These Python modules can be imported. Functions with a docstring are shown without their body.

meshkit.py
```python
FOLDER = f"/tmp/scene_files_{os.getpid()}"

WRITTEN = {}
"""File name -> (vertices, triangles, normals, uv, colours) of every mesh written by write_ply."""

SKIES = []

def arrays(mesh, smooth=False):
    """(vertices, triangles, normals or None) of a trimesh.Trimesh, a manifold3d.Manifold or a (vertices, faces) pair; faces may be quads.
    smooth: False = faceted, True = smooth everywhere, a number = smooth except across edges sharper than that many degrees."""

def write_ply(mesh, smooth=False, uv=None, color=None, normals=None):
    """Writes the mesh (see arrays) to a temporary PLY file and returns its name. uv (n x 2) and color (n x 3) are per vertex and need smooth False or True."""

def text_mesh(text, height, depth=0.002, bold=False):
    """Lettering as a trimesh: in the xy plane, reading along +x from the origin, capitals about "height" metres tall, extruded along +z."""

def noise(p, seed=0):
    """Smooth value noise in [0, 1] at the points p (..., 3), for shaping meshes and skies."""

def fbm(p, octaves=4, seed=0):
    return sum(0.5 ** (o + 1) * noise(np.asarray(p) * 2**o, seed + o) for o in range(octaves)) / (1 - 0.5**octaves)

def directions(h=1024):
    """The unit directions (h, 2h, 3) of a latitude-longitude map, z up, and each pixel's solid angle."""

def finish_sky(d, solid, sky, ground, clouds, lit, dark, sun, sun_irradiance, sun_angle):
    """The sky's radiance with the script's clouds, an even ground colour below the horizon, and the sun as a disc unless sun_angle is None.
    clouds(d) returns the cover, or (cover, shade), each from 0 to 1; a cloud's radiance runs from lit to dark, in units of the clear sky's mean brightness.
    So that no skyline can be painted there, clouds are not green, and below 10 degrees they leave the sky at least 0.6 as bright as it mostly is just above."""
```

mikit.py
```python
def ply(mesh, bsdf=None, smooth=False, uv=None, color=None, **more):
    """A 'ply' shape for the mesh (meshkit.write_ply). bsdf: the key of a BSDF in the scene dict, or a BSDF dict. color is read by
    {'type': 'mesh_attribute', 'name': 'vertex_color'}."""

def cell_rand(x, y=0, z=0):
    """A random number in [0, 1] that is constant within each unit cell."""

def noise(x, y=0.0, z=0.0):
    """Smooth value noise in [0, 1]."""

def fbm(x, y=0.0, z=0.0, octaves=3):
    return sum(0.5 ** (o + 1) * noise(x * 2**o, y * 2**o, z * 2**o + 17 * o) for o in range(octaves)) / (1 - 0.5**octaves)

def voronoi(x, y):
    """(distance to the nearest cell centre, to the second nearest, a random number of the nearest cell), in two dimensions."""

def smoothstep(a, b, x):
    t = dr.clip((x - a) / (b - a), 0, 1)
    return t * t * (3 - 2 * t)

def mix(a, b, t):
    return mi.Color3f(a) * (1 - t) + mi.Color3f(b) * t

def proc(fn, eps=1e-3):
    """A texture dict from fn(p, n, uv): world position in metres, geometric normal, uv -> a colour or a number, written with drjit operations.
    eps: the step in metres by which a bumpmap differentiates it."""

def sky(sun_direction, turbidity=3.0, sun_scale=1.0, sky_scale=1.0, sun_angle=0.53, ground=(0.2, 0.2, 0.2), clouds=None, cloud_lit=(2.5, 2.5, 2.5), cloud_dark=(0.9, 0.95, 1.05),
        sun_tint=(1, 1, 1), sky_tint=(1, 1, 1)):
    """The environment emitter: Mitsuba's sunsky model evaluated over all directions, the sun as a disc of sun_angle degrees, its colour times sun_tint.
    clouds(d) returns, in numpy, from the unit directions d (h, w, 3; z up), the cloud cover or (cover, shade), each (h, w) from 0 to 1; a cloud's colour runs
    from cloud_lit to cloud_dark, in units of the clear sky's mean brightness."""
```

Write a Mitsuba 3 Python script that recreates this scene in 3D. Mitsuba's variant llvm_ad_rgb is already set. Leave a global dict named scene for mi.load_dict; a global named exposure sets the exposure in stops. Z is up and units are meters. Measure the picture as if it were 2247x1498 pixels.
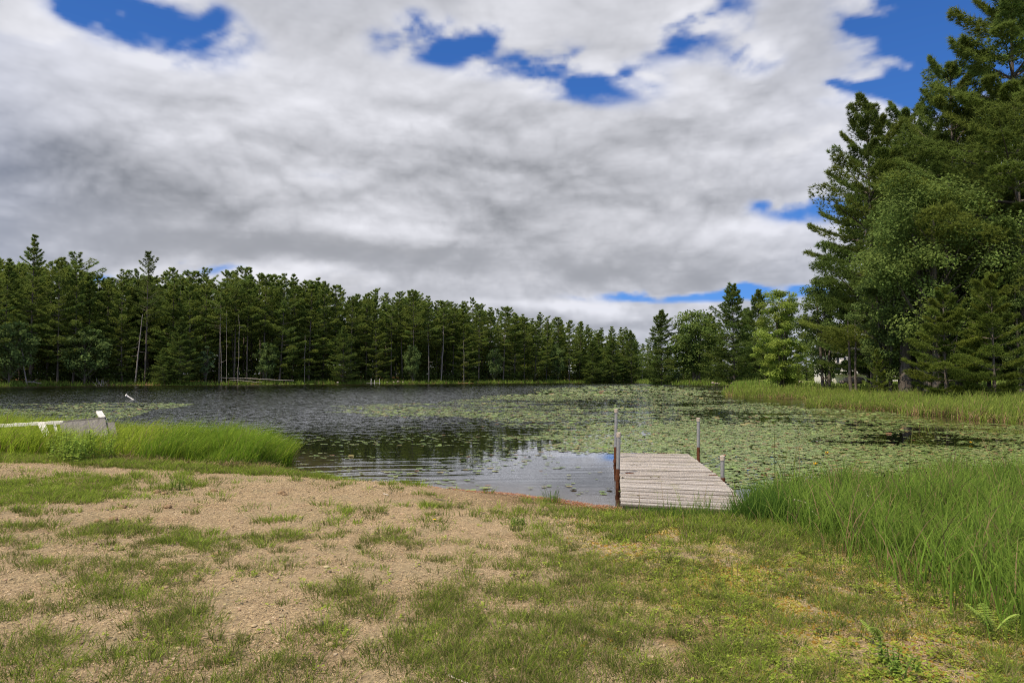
import math, numpy as np, trimesh, shapely, drjit as dr, mitsuba as mi, mikit, meshkit
from scipy import ndimage
from mikit import noise, fbm, voronoi, cell_rand, smoothstep, mix
T = mi.ScalarTransform4f
scene, labels = {}, {}
PI = math.pi

# ------------------------------------------------------------------ camera, sky, exposure
EYE = 1.75                                   # metres above the pond's surface
F, CX, CY = 1498.0, 1123.5, 749.0            # focal length and centre in photograph pixels
PITCH = math.atan((826 - CY) / F)
SP, CP = math.sin(PITCH), math.cos(PITCH)
scene['camera'] = {'type': 'perspective', 'fov': math.degrees(2 * math.atan(CX / F)), 'fov_axis': 'x', 'near_clip': 0.05, 'far_clip': 6000.0,
                   'to_world': T().look_at(origin=[0, 0, EYE], target=[0, CP, EYE + SP], up=[0, 0, 1])}
exposure = 1.58


def sm(a, b, x):
    t = np.clip((x - a) / (b - a), 0, 1)
    return t * t * (3 - 2 * t)


def clouds(d):
    """A broken deck of cumulus, from noise over the directions, opened in places to the blue."""
    x, y, z = d[..., 0], d[..., 1], np.maximum(d[..., 2], 1e-3)

    def puffs(zz):
        n = np.stack([x, y, 1.6 * zz], -1)
        wob = np.stack([meshkit.fbm(n * 4 + 3, 4, 11), meshkit.fbm(n * 4 + 9, 4, 12), meshkit.fbm(n * 4 + 15, 4, 13)], -1) - 0.5
        big = meshkit.fbm(n * 2.6 + wob * 0.25 + [4.1, 2.2, 0], 4, 3)
        m = n * 4.6 + wob * .5
        puff = sum(.57 ** (o + 1) * np.abs(2 * meshkit.noise(m * 2.03 ** o + 7 * o, 30 + o) - 1) for o in range(7)) / 1.27
        return n, wob, big, 1.5 * puff

    n, wob, big, puff = puffs(z)
    _, _, big2, puff2 = puffs(z + .020)
    wisp = meshkit.fbm(n * 19 + wob * 2.5, 7, 21)
    relief = (puff2 - puff) * .62 + (big2 - big) * .7         # thinner above: the sun reaches it
    ahead = y > 0.12
    yy = np.where(ahead, y, 1)
    u, v = x / yy, z / yy - 0.0514                              # the camera's own tilt
    flat = np.clip(v * 4 + .45, .4, 1)
    px, py = CX + F * u + 110 * wob[..., 0] + 110 * (wisp - .5), CY - F * v + (80 * wob[..., 1] + 70 * (wisp - .5)) * flat

    def blob(cx, cy, rx, ry, rot=0.0):
        c, s = math.cos(rot), math.sin(rot)
        a, b = (px - cx) * c + (py - cy) * s, -(px - cx) * s + (py - cy) * c
        return np.where(ahead, np.exp(-((a / rx) ** 2 + (b / ry) ** 2)), 0)

    hole = 1.35 * blob(310, 25, 200, 72, .30) + .95 * blob(1040, 85, 110, 60) + .5 * blob(880, 60, 90, 60) + 1.1 * blob(1290, 178, 150, 45, .1) + 1.0 * blob(1555, 40, 120, 62, -.6) + .62 * blob(1660, 115, 80, 45) + .45 * blob(1250, 120, 70, 50)
    hole += 1.9 * blob(2210, 40, 235, 210, -.2) + 1.1 * blob(2070, 80, 90, 110) + .8 * blob(1935, 180, 90, 34, -.2) + .9 * blob(2000, 205, 60, 60) + 1.0 * blob(1800, 458, 140, 34) + 1.1 * blob(1570, 646, 270, 15) + .30 * blob(740, 372, 80, 30)
    hole += .42 * blob(470, 600, 90, 12) + .5 * blob(240, 612, 60, 12) + .5 * blob(-300, -200, 500, 120) + .9 * blob(2700, 150, 350, 260)
    inframe = np.where(ahead, np.exp(-((px - 1000) / 1700) ** 4 - ((py - 300) / 900) ** 4), 0)
    open_ = hole + (3.1 * (wisp - .5) + 1.0 * (.50 - puff)) * sm(.08, .5, hole)
    cover = (1 - sm(.10, 1.18, open_)) * np.maximum(sm(.36, .56, big + .25 * (puff - .5)), inframe)
    dim = blob(120, 455, 430, 100) * .40 + blob(60, 330, 300, 90) * .20 + blob(860, 330, 330, 70, .1) * .30 + blob(1040, 440, 200, 60) * .26 + blob(1500, 360, 330, 80, .1) * .22
    dim += blob(1450, 590, 520, 38, .06) * .40 + blob(560, 540, 260, 40) * .34 + blob(960, 560, 300, 30) * .2 + blob(1400, 715, 180, 16) * .5 + blob(1250, 480, 180, 40) * .16 + blob(300, 380, 400, 120) * .16
    bright = blob(120, 90, 260, 130) * .22 + blob(640, 170, 420, 90) * .22 + blob(1500, 235, 420, 50) * .16 + blob(1700, 500, 190, 40) * .30 + blob(860, 500, 120, 40) * .16 + blob(600, 612, 160, 14) * .26 + blob(1240, 670, 200, 14) * .36
    shade = .29 + .76 * dim - bright + .30 * (.50 - puff) + relief * (1.0 - .55 * sm(350, 100, py)) + .10 * (wisp - .5) - .10 * sm(.1, .35, hole)
    top = 1 - .33 * sm(.27, .175, z)
    shade = np.where(shade > top - .25, top - .25 + .25 * np.tanh((shade - top + .25) / .25), shade)
    return cover, np.clip(shade, 0, 1)


scene['sky'] = mikit.sky((-0.40, -0.40, 0.83), turbidity=3, clouds=clouds, cloud_lit=(3.42, 3.44, 3.68), cloud_dark=(0.48, 0.54, 0.63), sky_tint=(0.37, 0.69, 1.16))


# ------------------------------------------------------------------ placing and mesh helpers
def ground(px, py, z=0.0):
    """The point at height z that the photograph shows at this pixel."""
    u, v = (px - CX) / F, (CY - py) / F
    d = np.array([u, CP - v * SP, SP + v * CP])
    return np.array([0, 0, EYE]) + d * ((z - EYE) / d[2])


def at(px, py, Y):
    """The point Y metres ahead that the photograph shows at this pixel."""
    u, v = (px - CX) / F, (CY - py) / F
    d = np.array([u, CP - v * SP, SP + v * CP])
    return np.array([0, 0, EYE]) + d * (Y / d[1])


def fresh(key):
    if key not in scene and key not in labels and not any(k.startswith(key + '__') for k in scene):
        return key
    n = 1
    while f'{key}_{n:03d}' in scene or f'{key}_{n:03d}' in labels or any(k.startswith(f'{key}_{n:03d}__') for k in scene):
        n += 1
    return f'{key}_{n:03d}'


def thing(name, label, cat, group=None):
    key = fresh(name)
    labels[key] = {'label': label, 'category': cat}
    if group:
        labels[key]['group'] = group
    return key


def part(parent, name, mesh, bsdf, smooth=False, color=None, kind=None, **more):
    key = fresh(f'{parent}__{name}')
    scene[key] = mikit.ply(mesh, bsdf, smooth, color=color, **more)
    if kind:
        labels[key] = {'kind': kind}
    return key


def single(name, mesh, bsdf, label=None, cat=None, group=None, kind=None, smooth=False, color=None, **more):
    key = fresh(name)
    scene[key] = mikit.ply(mesh, bsdf, smooth, color=color, **more)
    labels[key] = {k: v for k, v in dict(label=label, category=cat, group=group, kind=kind).items() if v}
    return key


def box(x0, x1, y0, y1, z0, z1, ch=0.0):
    m = trimesh.creation.box(bounds=[[x0, y0, z0], [x1, y1, z1]])
    if ch:
        pts = []
        for sx in (0, 1):
            for sy in (0, 1):
                for sz in (0, 1):
                    p = np.array([(x0, x1)[sx], (y0, y1)[sy], (z0, z1)[sz]])
                    s = np.array([1 - 2 * sx, 1 - 2 * sy, 1 - 2 * sz]) * ch
                    for k in range(3):
                        q = p + s
                        q[k] = p[k]
                        pts.append(q)
        m = trimesh.convex.convex_hull(np.array(pts))
    return m


def beam(a, b, w, h, ch=0.0):
    a, b = np.asarray(a, float), np.asarray(b, float)
    L = np.linalg.norm(b - a)
    m = box(-w / 2, w / 2, 0, L, -h / 2, h / 2, ch)
    y = (b - a) / L
    x = np.cross(y, [0, 0, 1.0])
    x = np.array([1.0, 0, 0]) if np.linalg.norm(x) < 1e-6 else x / np.linalg.norm(x)
    R = np.eye(4)
    R[:3, 0], R[:3, 1], R[:3, 2], R[:3, 3] = x, y, np.cross(x, y), a
    m.apply_transform(R)
    return m


def tube(points, radii, sides=8, cap=True):
    p = np.asarray(points, float)
    r = np.broadcast_to(radii, (len(p),))
    t = np.gradient(p, axis=0)
    t /= np.linalg.norm(t, axis=1, keepdims=True) + 1e-12
    ref = np.array([1.0, 0, 0]) if abs(t[0, 0]) < .8 else np.array([0, 1.0, 0])
    a = np.cross(t, ref)
    a /= np.linalg.norm(a, axis=1, keepdims=True) + 1e-12
    b, ang = np.cross(t, a), np.arange(sides) * 2 * PI / sides
    v = (p[:, None] + r[:, None, None] * (np.cos(ang)[None, :, None] * a[:, None] + np.sin(ang)[None, :, None] * b[:, None])).reshape(-1, 3)
    i, j = np.meshgrid(np.arange(len(p) - 1), np.arange(sides), indexing='ij')
    q = np.stack([i * sides + j, i * sides + (j + 1) % sides, (i + 1) * sides + (j + 1) % sides, (i + 1) * sides + j], -1).reshape(-1, 4)
    f = np.vstack([q[:, [0, 1, 2]], q[:, [0, 2, 3]]])
    if cap:
        n = len(v)
        v = np.vstack([v, p[:1], p[-1:]])
        k = np.arange(sides)
        e = (len(p) - 1) * sides
        f = np.vstack([f, np.stack([(k + 1) % sides, k, k * 0 + n], 1), np.stack([e + k, e + (k + 1) % sides, k * 0 + n + 1], 1)])
    return v, f


def join(meshes):
    vs, fs, n = [], [], 0
    for v, f in meshes:
        vs.append(v)
        fs.append(np.asarray(f) + n)
        n += len(v)
    return np.vstack(vs), np.vstack(fs)


def vf(m):
    return np.array(m.vertices), np.array(m.faces)


def lump(rng, sx, sy, sz, sub=2, rough=.18):
    m = trimesh.creation.icosphere(subdivisions=sub)
    v = np.array(m.vertices)
    s = rng.uniform(0, 50)
    v *= (1 + rough * 2 * (meshkit.fbm(v * 1.4 + s, 3, 5) - .5) + rough * .8 * (meshkit.noise(v * 4 + s, 6) - .5))[:, None]
    return v * [sx, sy, sz], np.array(m.faces)


def blades(rng, base, height, width, lean, bend, color, tip=None, segs=2, face=None):
    """Grass: one tapering, bent strip for each base point. lean (n, 2): how far the tip moves sideways in blade heights."""
    n = len(base)
    yaw = rng.uniform(0, PI, n) if face is None else face
    side = np.stack([np.cos(yaw), np.sin(yaw), 0 * yaw], 1)
    vs, cs = [], []
    tip = color * 1.15 if tip is None else tip
    for k in range(segs + 1):
        t = k / segs
        w = width * (1 - t * .55) if k < segs else 0 * width
        c = np.zeros((n, 3))
        c[:, :2] = base[:, :2] + lean * (height * (t * .35 + t * t * .65))[:, None]
        c[:, 2] = base[:, 2] + height * t * (1 - bend * t * t)
        col = color * (1 - t) + tip * t
        if k < segs:
            vs += [c - side * w[:, None] / 2, c + side * w[:, None] / 2]
            cs += [col, col]
        else:
            vs.append(c)
            cs.append(col)
    m = 2 * segs + 1
    v = np.stack(vs, 1).reshape(-1, 3)
    c = np.stack(cs, 1).reshape(-1, 3)
    tri = []
    for k in range(segs - 1):
        a = 2 * k
        tri += [[a, a + 1, a + 3], [a, a + 3, a + 2]]
    tri.append([2 * segs - 2, 2 * segs - 1, 2 * segs])
    f = (np.arange(n)[:, None, None] * m + np.array(tri)[None]).reshape(-1, 3)
    return v, f, np.clip(c, 0, 1)


def joinc(ms):
    vs, fs, cs, n = [], [], [], 0
    for v, f, c in ms:
        vs.append(v); fs.append(f + n); cs.append(c)
        n += len(v)
    return np.vstack(vs), np.vstack(fs), np.vstack(cs)


# ------------------------------------------------------------------ the shore line and the lie of the land
g2 = lambda *p: ground(*p)[:2]
shore = [(-300, 40), (-60, 32), (-32, 28), (-19, 23.5), (-11.5, 19.5), (-7.5, 16.6), (-5.2, 14.4)]
shore += [g2(*p) for p in ((628, 1043), (720, 1055), (850, 1065), (1000, 1077), (1130, 1088), (1240, 1099), (1310, 1110))]
shore += [(1.75, 8.95), (2.4, 8.75), (3.1, 9.1), (4.2, 9.9), (5.5, 10.3), (8, 11.3), (12, 12.3), (18, 13), (26, 14.5), (32, 17), (34, 20.5), (30, 23.2)]
shore += [g2(*p) for p in ((2247, 930), (2205, 926), (2150, 922), (2090, 914), (2000, 909), (1950, 902), (1890, 899), (1840, 895), (1790, 894), (1775, 889), (1800, 884), (1850, 880), (1830, 878), (1750, 875), (1680, 872), (1600, 869), (1584, 864), (1596, 856))]
shore += [(38, 118), (48, 145), g2(1590, 845), g2(1500, 844), g2(1430, 843), g2(1408, 840), g2(1390, 838.6), g2(1290, 839.6), g2(1000, 841.3), g2(700, 843), g2(560, 843.8), g2(300, 845.5), g2(120, 846.5), g2(0, 848), g2(-150, 849), (-190, 90), (-300, 70)]
LAKE = shapely.Polygon(shore)
shapely.prepare(LAKE)


def raster(x0, x1, y0, y1, s):
    X, Y = np.meshgrid(np.arange(x0, x1, s) + s / 2, np.arange(y0, y1, s) + s / 2)
    inside = shapely.contains_xy(LAKE, X, Y)
    return (ndimage.distance_transform_edt(~inside) - ndimage.distance_transform_edt(inside)) * s


NEAR = raster(-40, 60, 0, 70, .1)
FAR = raster(-320, 320, -60, 480, .8)


def sd(x, y):
    """Signed distance to the shore, positive on land."""
    x, y = np.broadcast_arrays(np.asarray(x, float), np.asarray(y, float))
    shape, x, y = x.shape, x.ravel(), y.ravel()
    a = ndimage.map_coordinates(NEAR, [(y - .05) / .1, (x + 39.95) / .1], order=1, mode='nearest')
    b = ndimage.map_coordinates(FAR, [(y + 59.6) / .8, (x + 319.6) / .8], order=1, mode='nearest')
    return np.where((x > -38) & (x < 58) & (y > 1) & (y < 68), a, b).reshape(shape)


def nz(x, y, s, o=3, seed=0):
    return meshkit.fbm(np.stack([np.asarray(x) * s, np.asarray(y) * s, 0 * np.asarray(x) + seed * 3.7], -1), o, seed) - .5


def terrain(x, y):
    s = sd(x, y) + .35 * nz(x, y, 1.1, 2, 4) * sm(30, 8, y)
    land = .30 * (1 - np.exp(-np.maximum(s, 0) / 3.2)) + .035 * np.maximum(s, 0) * sm(0, 1, s) * sm(45, 110, y) * sm(90, 10, s) + sm(45, 110, y) * sm(20, 90, s) * 2.2
    land += sm(0, 1.2, s) * sm(30, 12, y) * (.10 * nz(x, y, .45, 3, 1) + .045 * nz(x, y, 2.2, 3, 2) + .030 * nz(x, y, 8, 3, 3))
    land += sm(0, .5, s) * .18 * sm(9.3, 10.6, y) * sm(-9, -5, -np.abs(x + 4.2)) * sm(16, 11, y) * .5
    land += .10 * np.exp(-((x - 2.0) / 1.3) ** 2) * sm(8.5, 7.8, y) * sm(4.5, 6.5, y)
    bed = -.13 * np.maximum(-s, 0) ** .85
    return np.where(s > 0, land, np.maximum(bed, -1.6))


def spread(fine0, fine1, step, lo, hi, grow):
    a = list(np.arange(fine0, fine1, step))
    s = step
    while a[-1] < hi:
        s *= grow
        a.append(a[-1] + s)
    s, b = step, [fine0]
    while b[-1] > lo:
        s *= grow
        b.append(b[-1] - s)
    return np.array(b[:0:-1] + a)


gx = spread(-7.5, 7.5, .055, -1500, 1500, 1.07)
gy = spread(2.2, 13.2, .055, -60, 2600, 1.035)
GX, GY = np.meshgrid(gx, gy)
GZ = terrain(GX, GY)
nx_, ny_ = len(gx), len(gy)
i, j = np.meshgrid(np.arange(nx_ - 1), np.arange(ny_ - 1))
q = np.stack([j * nx_ + i, j * nx_ + i + 1, (j + 1) * nx_ + i + 1, (j + 1) * nx_ + i], -1).reshape(-1, 4)
LAND = (np.stack([GX, GY, GZ], -1).reshape(-1, 3), np.vstack([q[:, [0, 1, 2]], q[:, [0, 2, 3]]]))

# how grassy the near ground is, 0 to 1 (bare sand left of the middle, turf to the right)
def turf(x, y):
    px = CX + F * x / np.maximum(y, .5)
    r = .45 + .27 * sm(-.8, .8, x) - .22 * sm(.6, 1.9, x) * sm(7.2, 6.2, y)
    r -= .22 * np.exp(-((x + 2.6) / 2.0) ** 2 - ((y - 7.0) / 2.6) ** 2)
    r -= .25 * np.exp(-((x + 1.6) / 2.2) ** 2 - ((y - 9.3) / .9) ** 2)
    r += .55 * np.exp(-((x + 6.0) / 1.7) ** 2 - ((y - 9.0) / 1.3) ** 2)
    r += .80 * sm(10.2, 11.0, y + .12 * x) * sm(-1.8, -3.4, x)
    r += .35 * np.exp(-((x + .1) / 1.3) ** 2 - ((y - 8.3) / .6) ** 2)
    r -= .55 * np.exp(-(sd(x, y) / .75) ** 2) * sm(-3.9, -2.5, x) * sm(2.2, 1.0, x)
    return np.clip(r, 0, 1)


# ------------------------------------------------------------------ materials
def rgb(*c):
    return {'type': 'rgb', 'value': list(c)}


def principled(color, rough=.8, spec=.3, **more):
    return {'type': 'twosided', 'bsdf': {'type': 'principled', 'base_color': mikit.proc(color) if callable(color) else rgb(*color), 'roughness': rough, 'specular': spec, **more}}


def ground_color(p, n, uv):
    x, y, z = p.x, p.y, p.z
    grit = noise(x * 90, y * 90)
    grit2 = noise(x * 37, y * 37, 3)
    f1, f2, f3 = fbm(x * .8, y * .8, 1.3, 4), fbm(x * 2.6, y * 2.6, 5.1, 4), fbm(x * 11, y * 11, 2.2, 3)
    sand = mix((.150, .115, .070), (.37, .290, .180), .10 + .80 * (.55 * grit + .30 * grit2 + .3 * f2) + .3 * (f3 - .5))
    sand = mix(sand, (.56, .47, .36), smoothstep(.86, .97, grit))
    sand = mix(sand, (.13, .08, .05), smoothstep(.80, .95, noise(x * 61, y * 61, 9)) * .8)
    thatch = mix((.15, .115, .065), (.33, .275, .175), fbm(x * 40, y * 40, 0, 3))
    moss = mix((.20, .145, .03), (.26, .25, .045), f3)
    soil = mix((.13, .085, .05), (.22, .15, .085), grit)
    right = smoothstep(-.8, 1.6, x + 1.6 * (f1 - .5))
    c = mix(sand, thatch, smoothstep(.36, .60, f2 + .28 * (right - .35)) * .9)
    c = mix(c, moss, smoothstep(.40, .56, f1 * .5 + f3 * .5) * smoothstep(.3, 1.6, x) * .9)
    c = mix(c, soil, smoothstep(.62, .75, fbm(x * 1.9 + 7, y * 1.9, 8, 4)) * (.35 + .4 * right))
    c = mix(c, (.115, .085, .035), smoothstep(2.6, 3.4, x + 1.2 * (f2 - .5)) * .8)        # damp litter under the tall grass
    c = mix(c, (.10, .12, .03), smoothstep(11.4, 12.6, y + .1 * x) * .8)
    wet = smoothstep(.13, .03, z + .03 * (f2 - .5))
    c = mix(c, c * mi.Color3f(.50, .44, .38), wet * smoothstep(30, 20, y))
    deep = smoothstep(-.05, -.50, z)
    c = mix(c, mix((.26, .16, .065), (.36, .23, .10), f2), smoothstep(.0, -.06, z))
    c = mix(c, (.020, .014, .007), deep)
    far = smoothstep(18, 34, y) * smoothstep(.0, .06, z)
    needles = mix((.10, .065, .035), (.20, .115, .055), fbm(x * .5, y * .5, 4, 4))
    lawn = mix((.10, .15, .035), (.17, .21, .06), fbm(x * .35, y * .35, 6, 4))
    grove = smoothstep(24, 34, x + 10 * (fbm(x * .06, y * .06, 2, 2) - .5))
    farc = mix(needles, lawn, grove)
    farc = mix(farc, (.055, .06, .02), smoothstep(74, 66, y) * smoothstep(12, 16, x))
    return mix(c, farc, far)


def ground_bump(p, n, uv):
    return .014 * fbm(p.x * 16, p.y * 16, 0, 3) + .007 * noise(p.x * 60, p.y * 60) + .004 * noise(p.x * 130, p.y * 130, 4)


scene['mat_ground'] = {'type': 'bumpmap', 'tex': mikit.proc(ground_bump, 2e-3), 'scale': 1.0,
                       'bsdf': {'type': 'principled', 'base_color': mikit.proc(ground_color), 'roughness': .95, 'specular': .15}}


def ripples(p, n, uv):
    x, y = p.x, p.y
    open_water = smoothstep(17, 30, y + .45 * dr.minimum(-x, 12)) * smoothstep(0, 1, 1.0)
    pads = smoothstep(-9, 4, x - .08 * (y - 30)) * smoothstep(110, 70, y)
    wind = dr.lerp(open_water, open_water * .25, pads)
    xr, yr = x * .98 + y * .17, y * .98 - x * .17
    chop = fbm(xr * 1.5, yr * 3.0, .5, 3) * .062 + fbm(xr * 5, yr * 9, 2.5, 2) * .014
    warp = 2.2 * noise(x * .35, y * .35, 7)
    rr = y - .20 * x + .25 * noise(x * .8, y * .8, 3)
    swell = (dr.sin(rr * 11 + warp * 2.4) * .0011 + dr.sin(rr * 19 + warp * 2.3 + .5 * x) * .0008) * smoothstep(16.5, 13.5, y) * smoothstep(2.6, -.2, x) * smoothstep(.40, .75, noise(x * .45, y * .7, 5))
    calm = noise(x * .8, y * 1.6, 1.5) * .006 + fbm(x * 3.0 + y, y * 6.0, 9.5, 2) * .0028 * smoothstep(3, 0, x)
    return chop * wind + swell + calm * (1 - .6 * pads)


scene['mat_water'] = {'type': 'bumpmap', 'tex': mikit.proc(ripples, 8e-3), 'scale': 1.0, 'bsdf': {'type': 'thindielectric', 'int_ior': 1.30, 'ext_ior': 1.0}}
VC = {'type': 'mesh_attribute', 'name': 'vertex_color'}
scene['mat_leaf'] = {'type': 'principledthin', 'base_color': VC, 'roughness': .55, 'spec_trans': 0.0, 'diff_trans': .9, 'eta': 1.35}
scene['mat_pad'] = {'type': 'twosided', 'bsdf': {'type': 'principled', 'base_color': VC, 'roughness': .42, 'specular': .5}}
scene['mat_vertex'] = {'type': 'twosided', 'bsdf': {'type': 'principled', 'base_color': VC, 'roughness': .9, 'specular': .2}}
scene['mat_bark'] = principled(lambda p, n, uv: mix((.055, .048, .042), (.20, .18, .16), fbm(p.x * 9 + p.y * 9, p.y * 9 - p.x * 4, p.z * 1.6, 3)), .95, .1)
scene['mat_pale_bark'] = principled(lambda p, n, uv: mix((.12, .11, .10), (.33, .31, .29), fbm(p.x * 6, p.y * 6, p.z * 2.2, 3)), .9, .2)
scene['mat_stone'] = principled(lambda p, n, uv: mix((.20, .165, .14), (.50, .43, .37), fbm(p.x * 5, p.y * 5, p.z * 5, 4)), .9, .2)
scene['mat_white_paint'] = principled(lambda p, n, uv: mix((.62, .61, .58), (.82, .82, .81), fbm(p.x * 7, p.y * 7, p.z * 7, 3)), .55, .4)


def metal_color(p, n, uv):
    spots = fbm(p.x * 45, p.y * 45, p.z * 30, 3)
    return mix((.22, .23, .24), (.40, .41, .42), spots)


scene['mat_galvanized'] = principled(metal_color, .55, .5, metallic=.35)
scene['mat_rust'] = principled(lambda p, n, uv: mix((.05, .022, .013), (.165, .066, .032), fbm(p.x * 50, p.y * 50, p.z * 28, 3)), .9, .2)
scene['mat_cap'] = principled(lambda p, n, uv: mix((.33, .28, .22), (.62, .58, .52), fbm(p.x * 40, p.y * 40, p.z * 40, 3) * .6 + .4 * smoothstep(.3, .9, n.z)), .7, .3)

# ------------------------------------------------------------------ ground, water
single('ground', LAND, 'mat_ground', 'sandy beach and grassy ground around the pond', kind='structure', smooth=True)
wx = np.array([-320.0, 320]); wy = np.array([5.0, 400])
single('water', (np.array([[-320, 5, 0], [320, 5, 0], [320, 420, 0], [-320, 420, 0.0]]), np.array([[0, 1, 2], [0, 2, 3]])), 'mat_water', 'dark tea coloured pond water with wind ripples', kind='structure')

# ------------------------------------------------------------------ trees: templates
def unit(v):
    return v / (np.linalg.norm(v, axis=-1, keepdims=True) + 1e-9)


def needles(rng, pos, out, k, length, width, color, up=.28, spread=.62):
    """k narrow triangles fanning out of each tuft."""
    n = len(pos)
    P = np.repeat(pos, k, 0)
    D = unit(np.repeat(out, k, 0) * .8 + [0, 0, up] + rng.normal(0, spread, (n * k, 3)) * [1, 1, .6])
    flat = rng.random((n * k, 1)) < .45
    S = unit(np.cross(D, np.where(flat, [0, 0, 1.0], 0) + rng.normal(0, 1, (n * k, 3)) * np.where(flat, .30, 1)))
    L = length * rng.uniform(.6, 1.25, (n * k, 1))
    W = width * rng.uniform(.7, 1.3, (n * k, 1))
    b = P - D * L * .25
    v = np.stack([b - S * W / 2 + D * L * .2, b + S * W / 2 + D * L * .2, P + D * L], 1).reshape(-1, 3)
    C = np.repeat(color, k, 0) * rng.uniform(.8, 1.2, (n * k, 1))
    c = np.stack([C * .9, C * .9, C * 1.2], 1).reshape(-1, 3)
    return v, np.arange(n * k * 3).reshape(-1, 3), c


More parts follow.
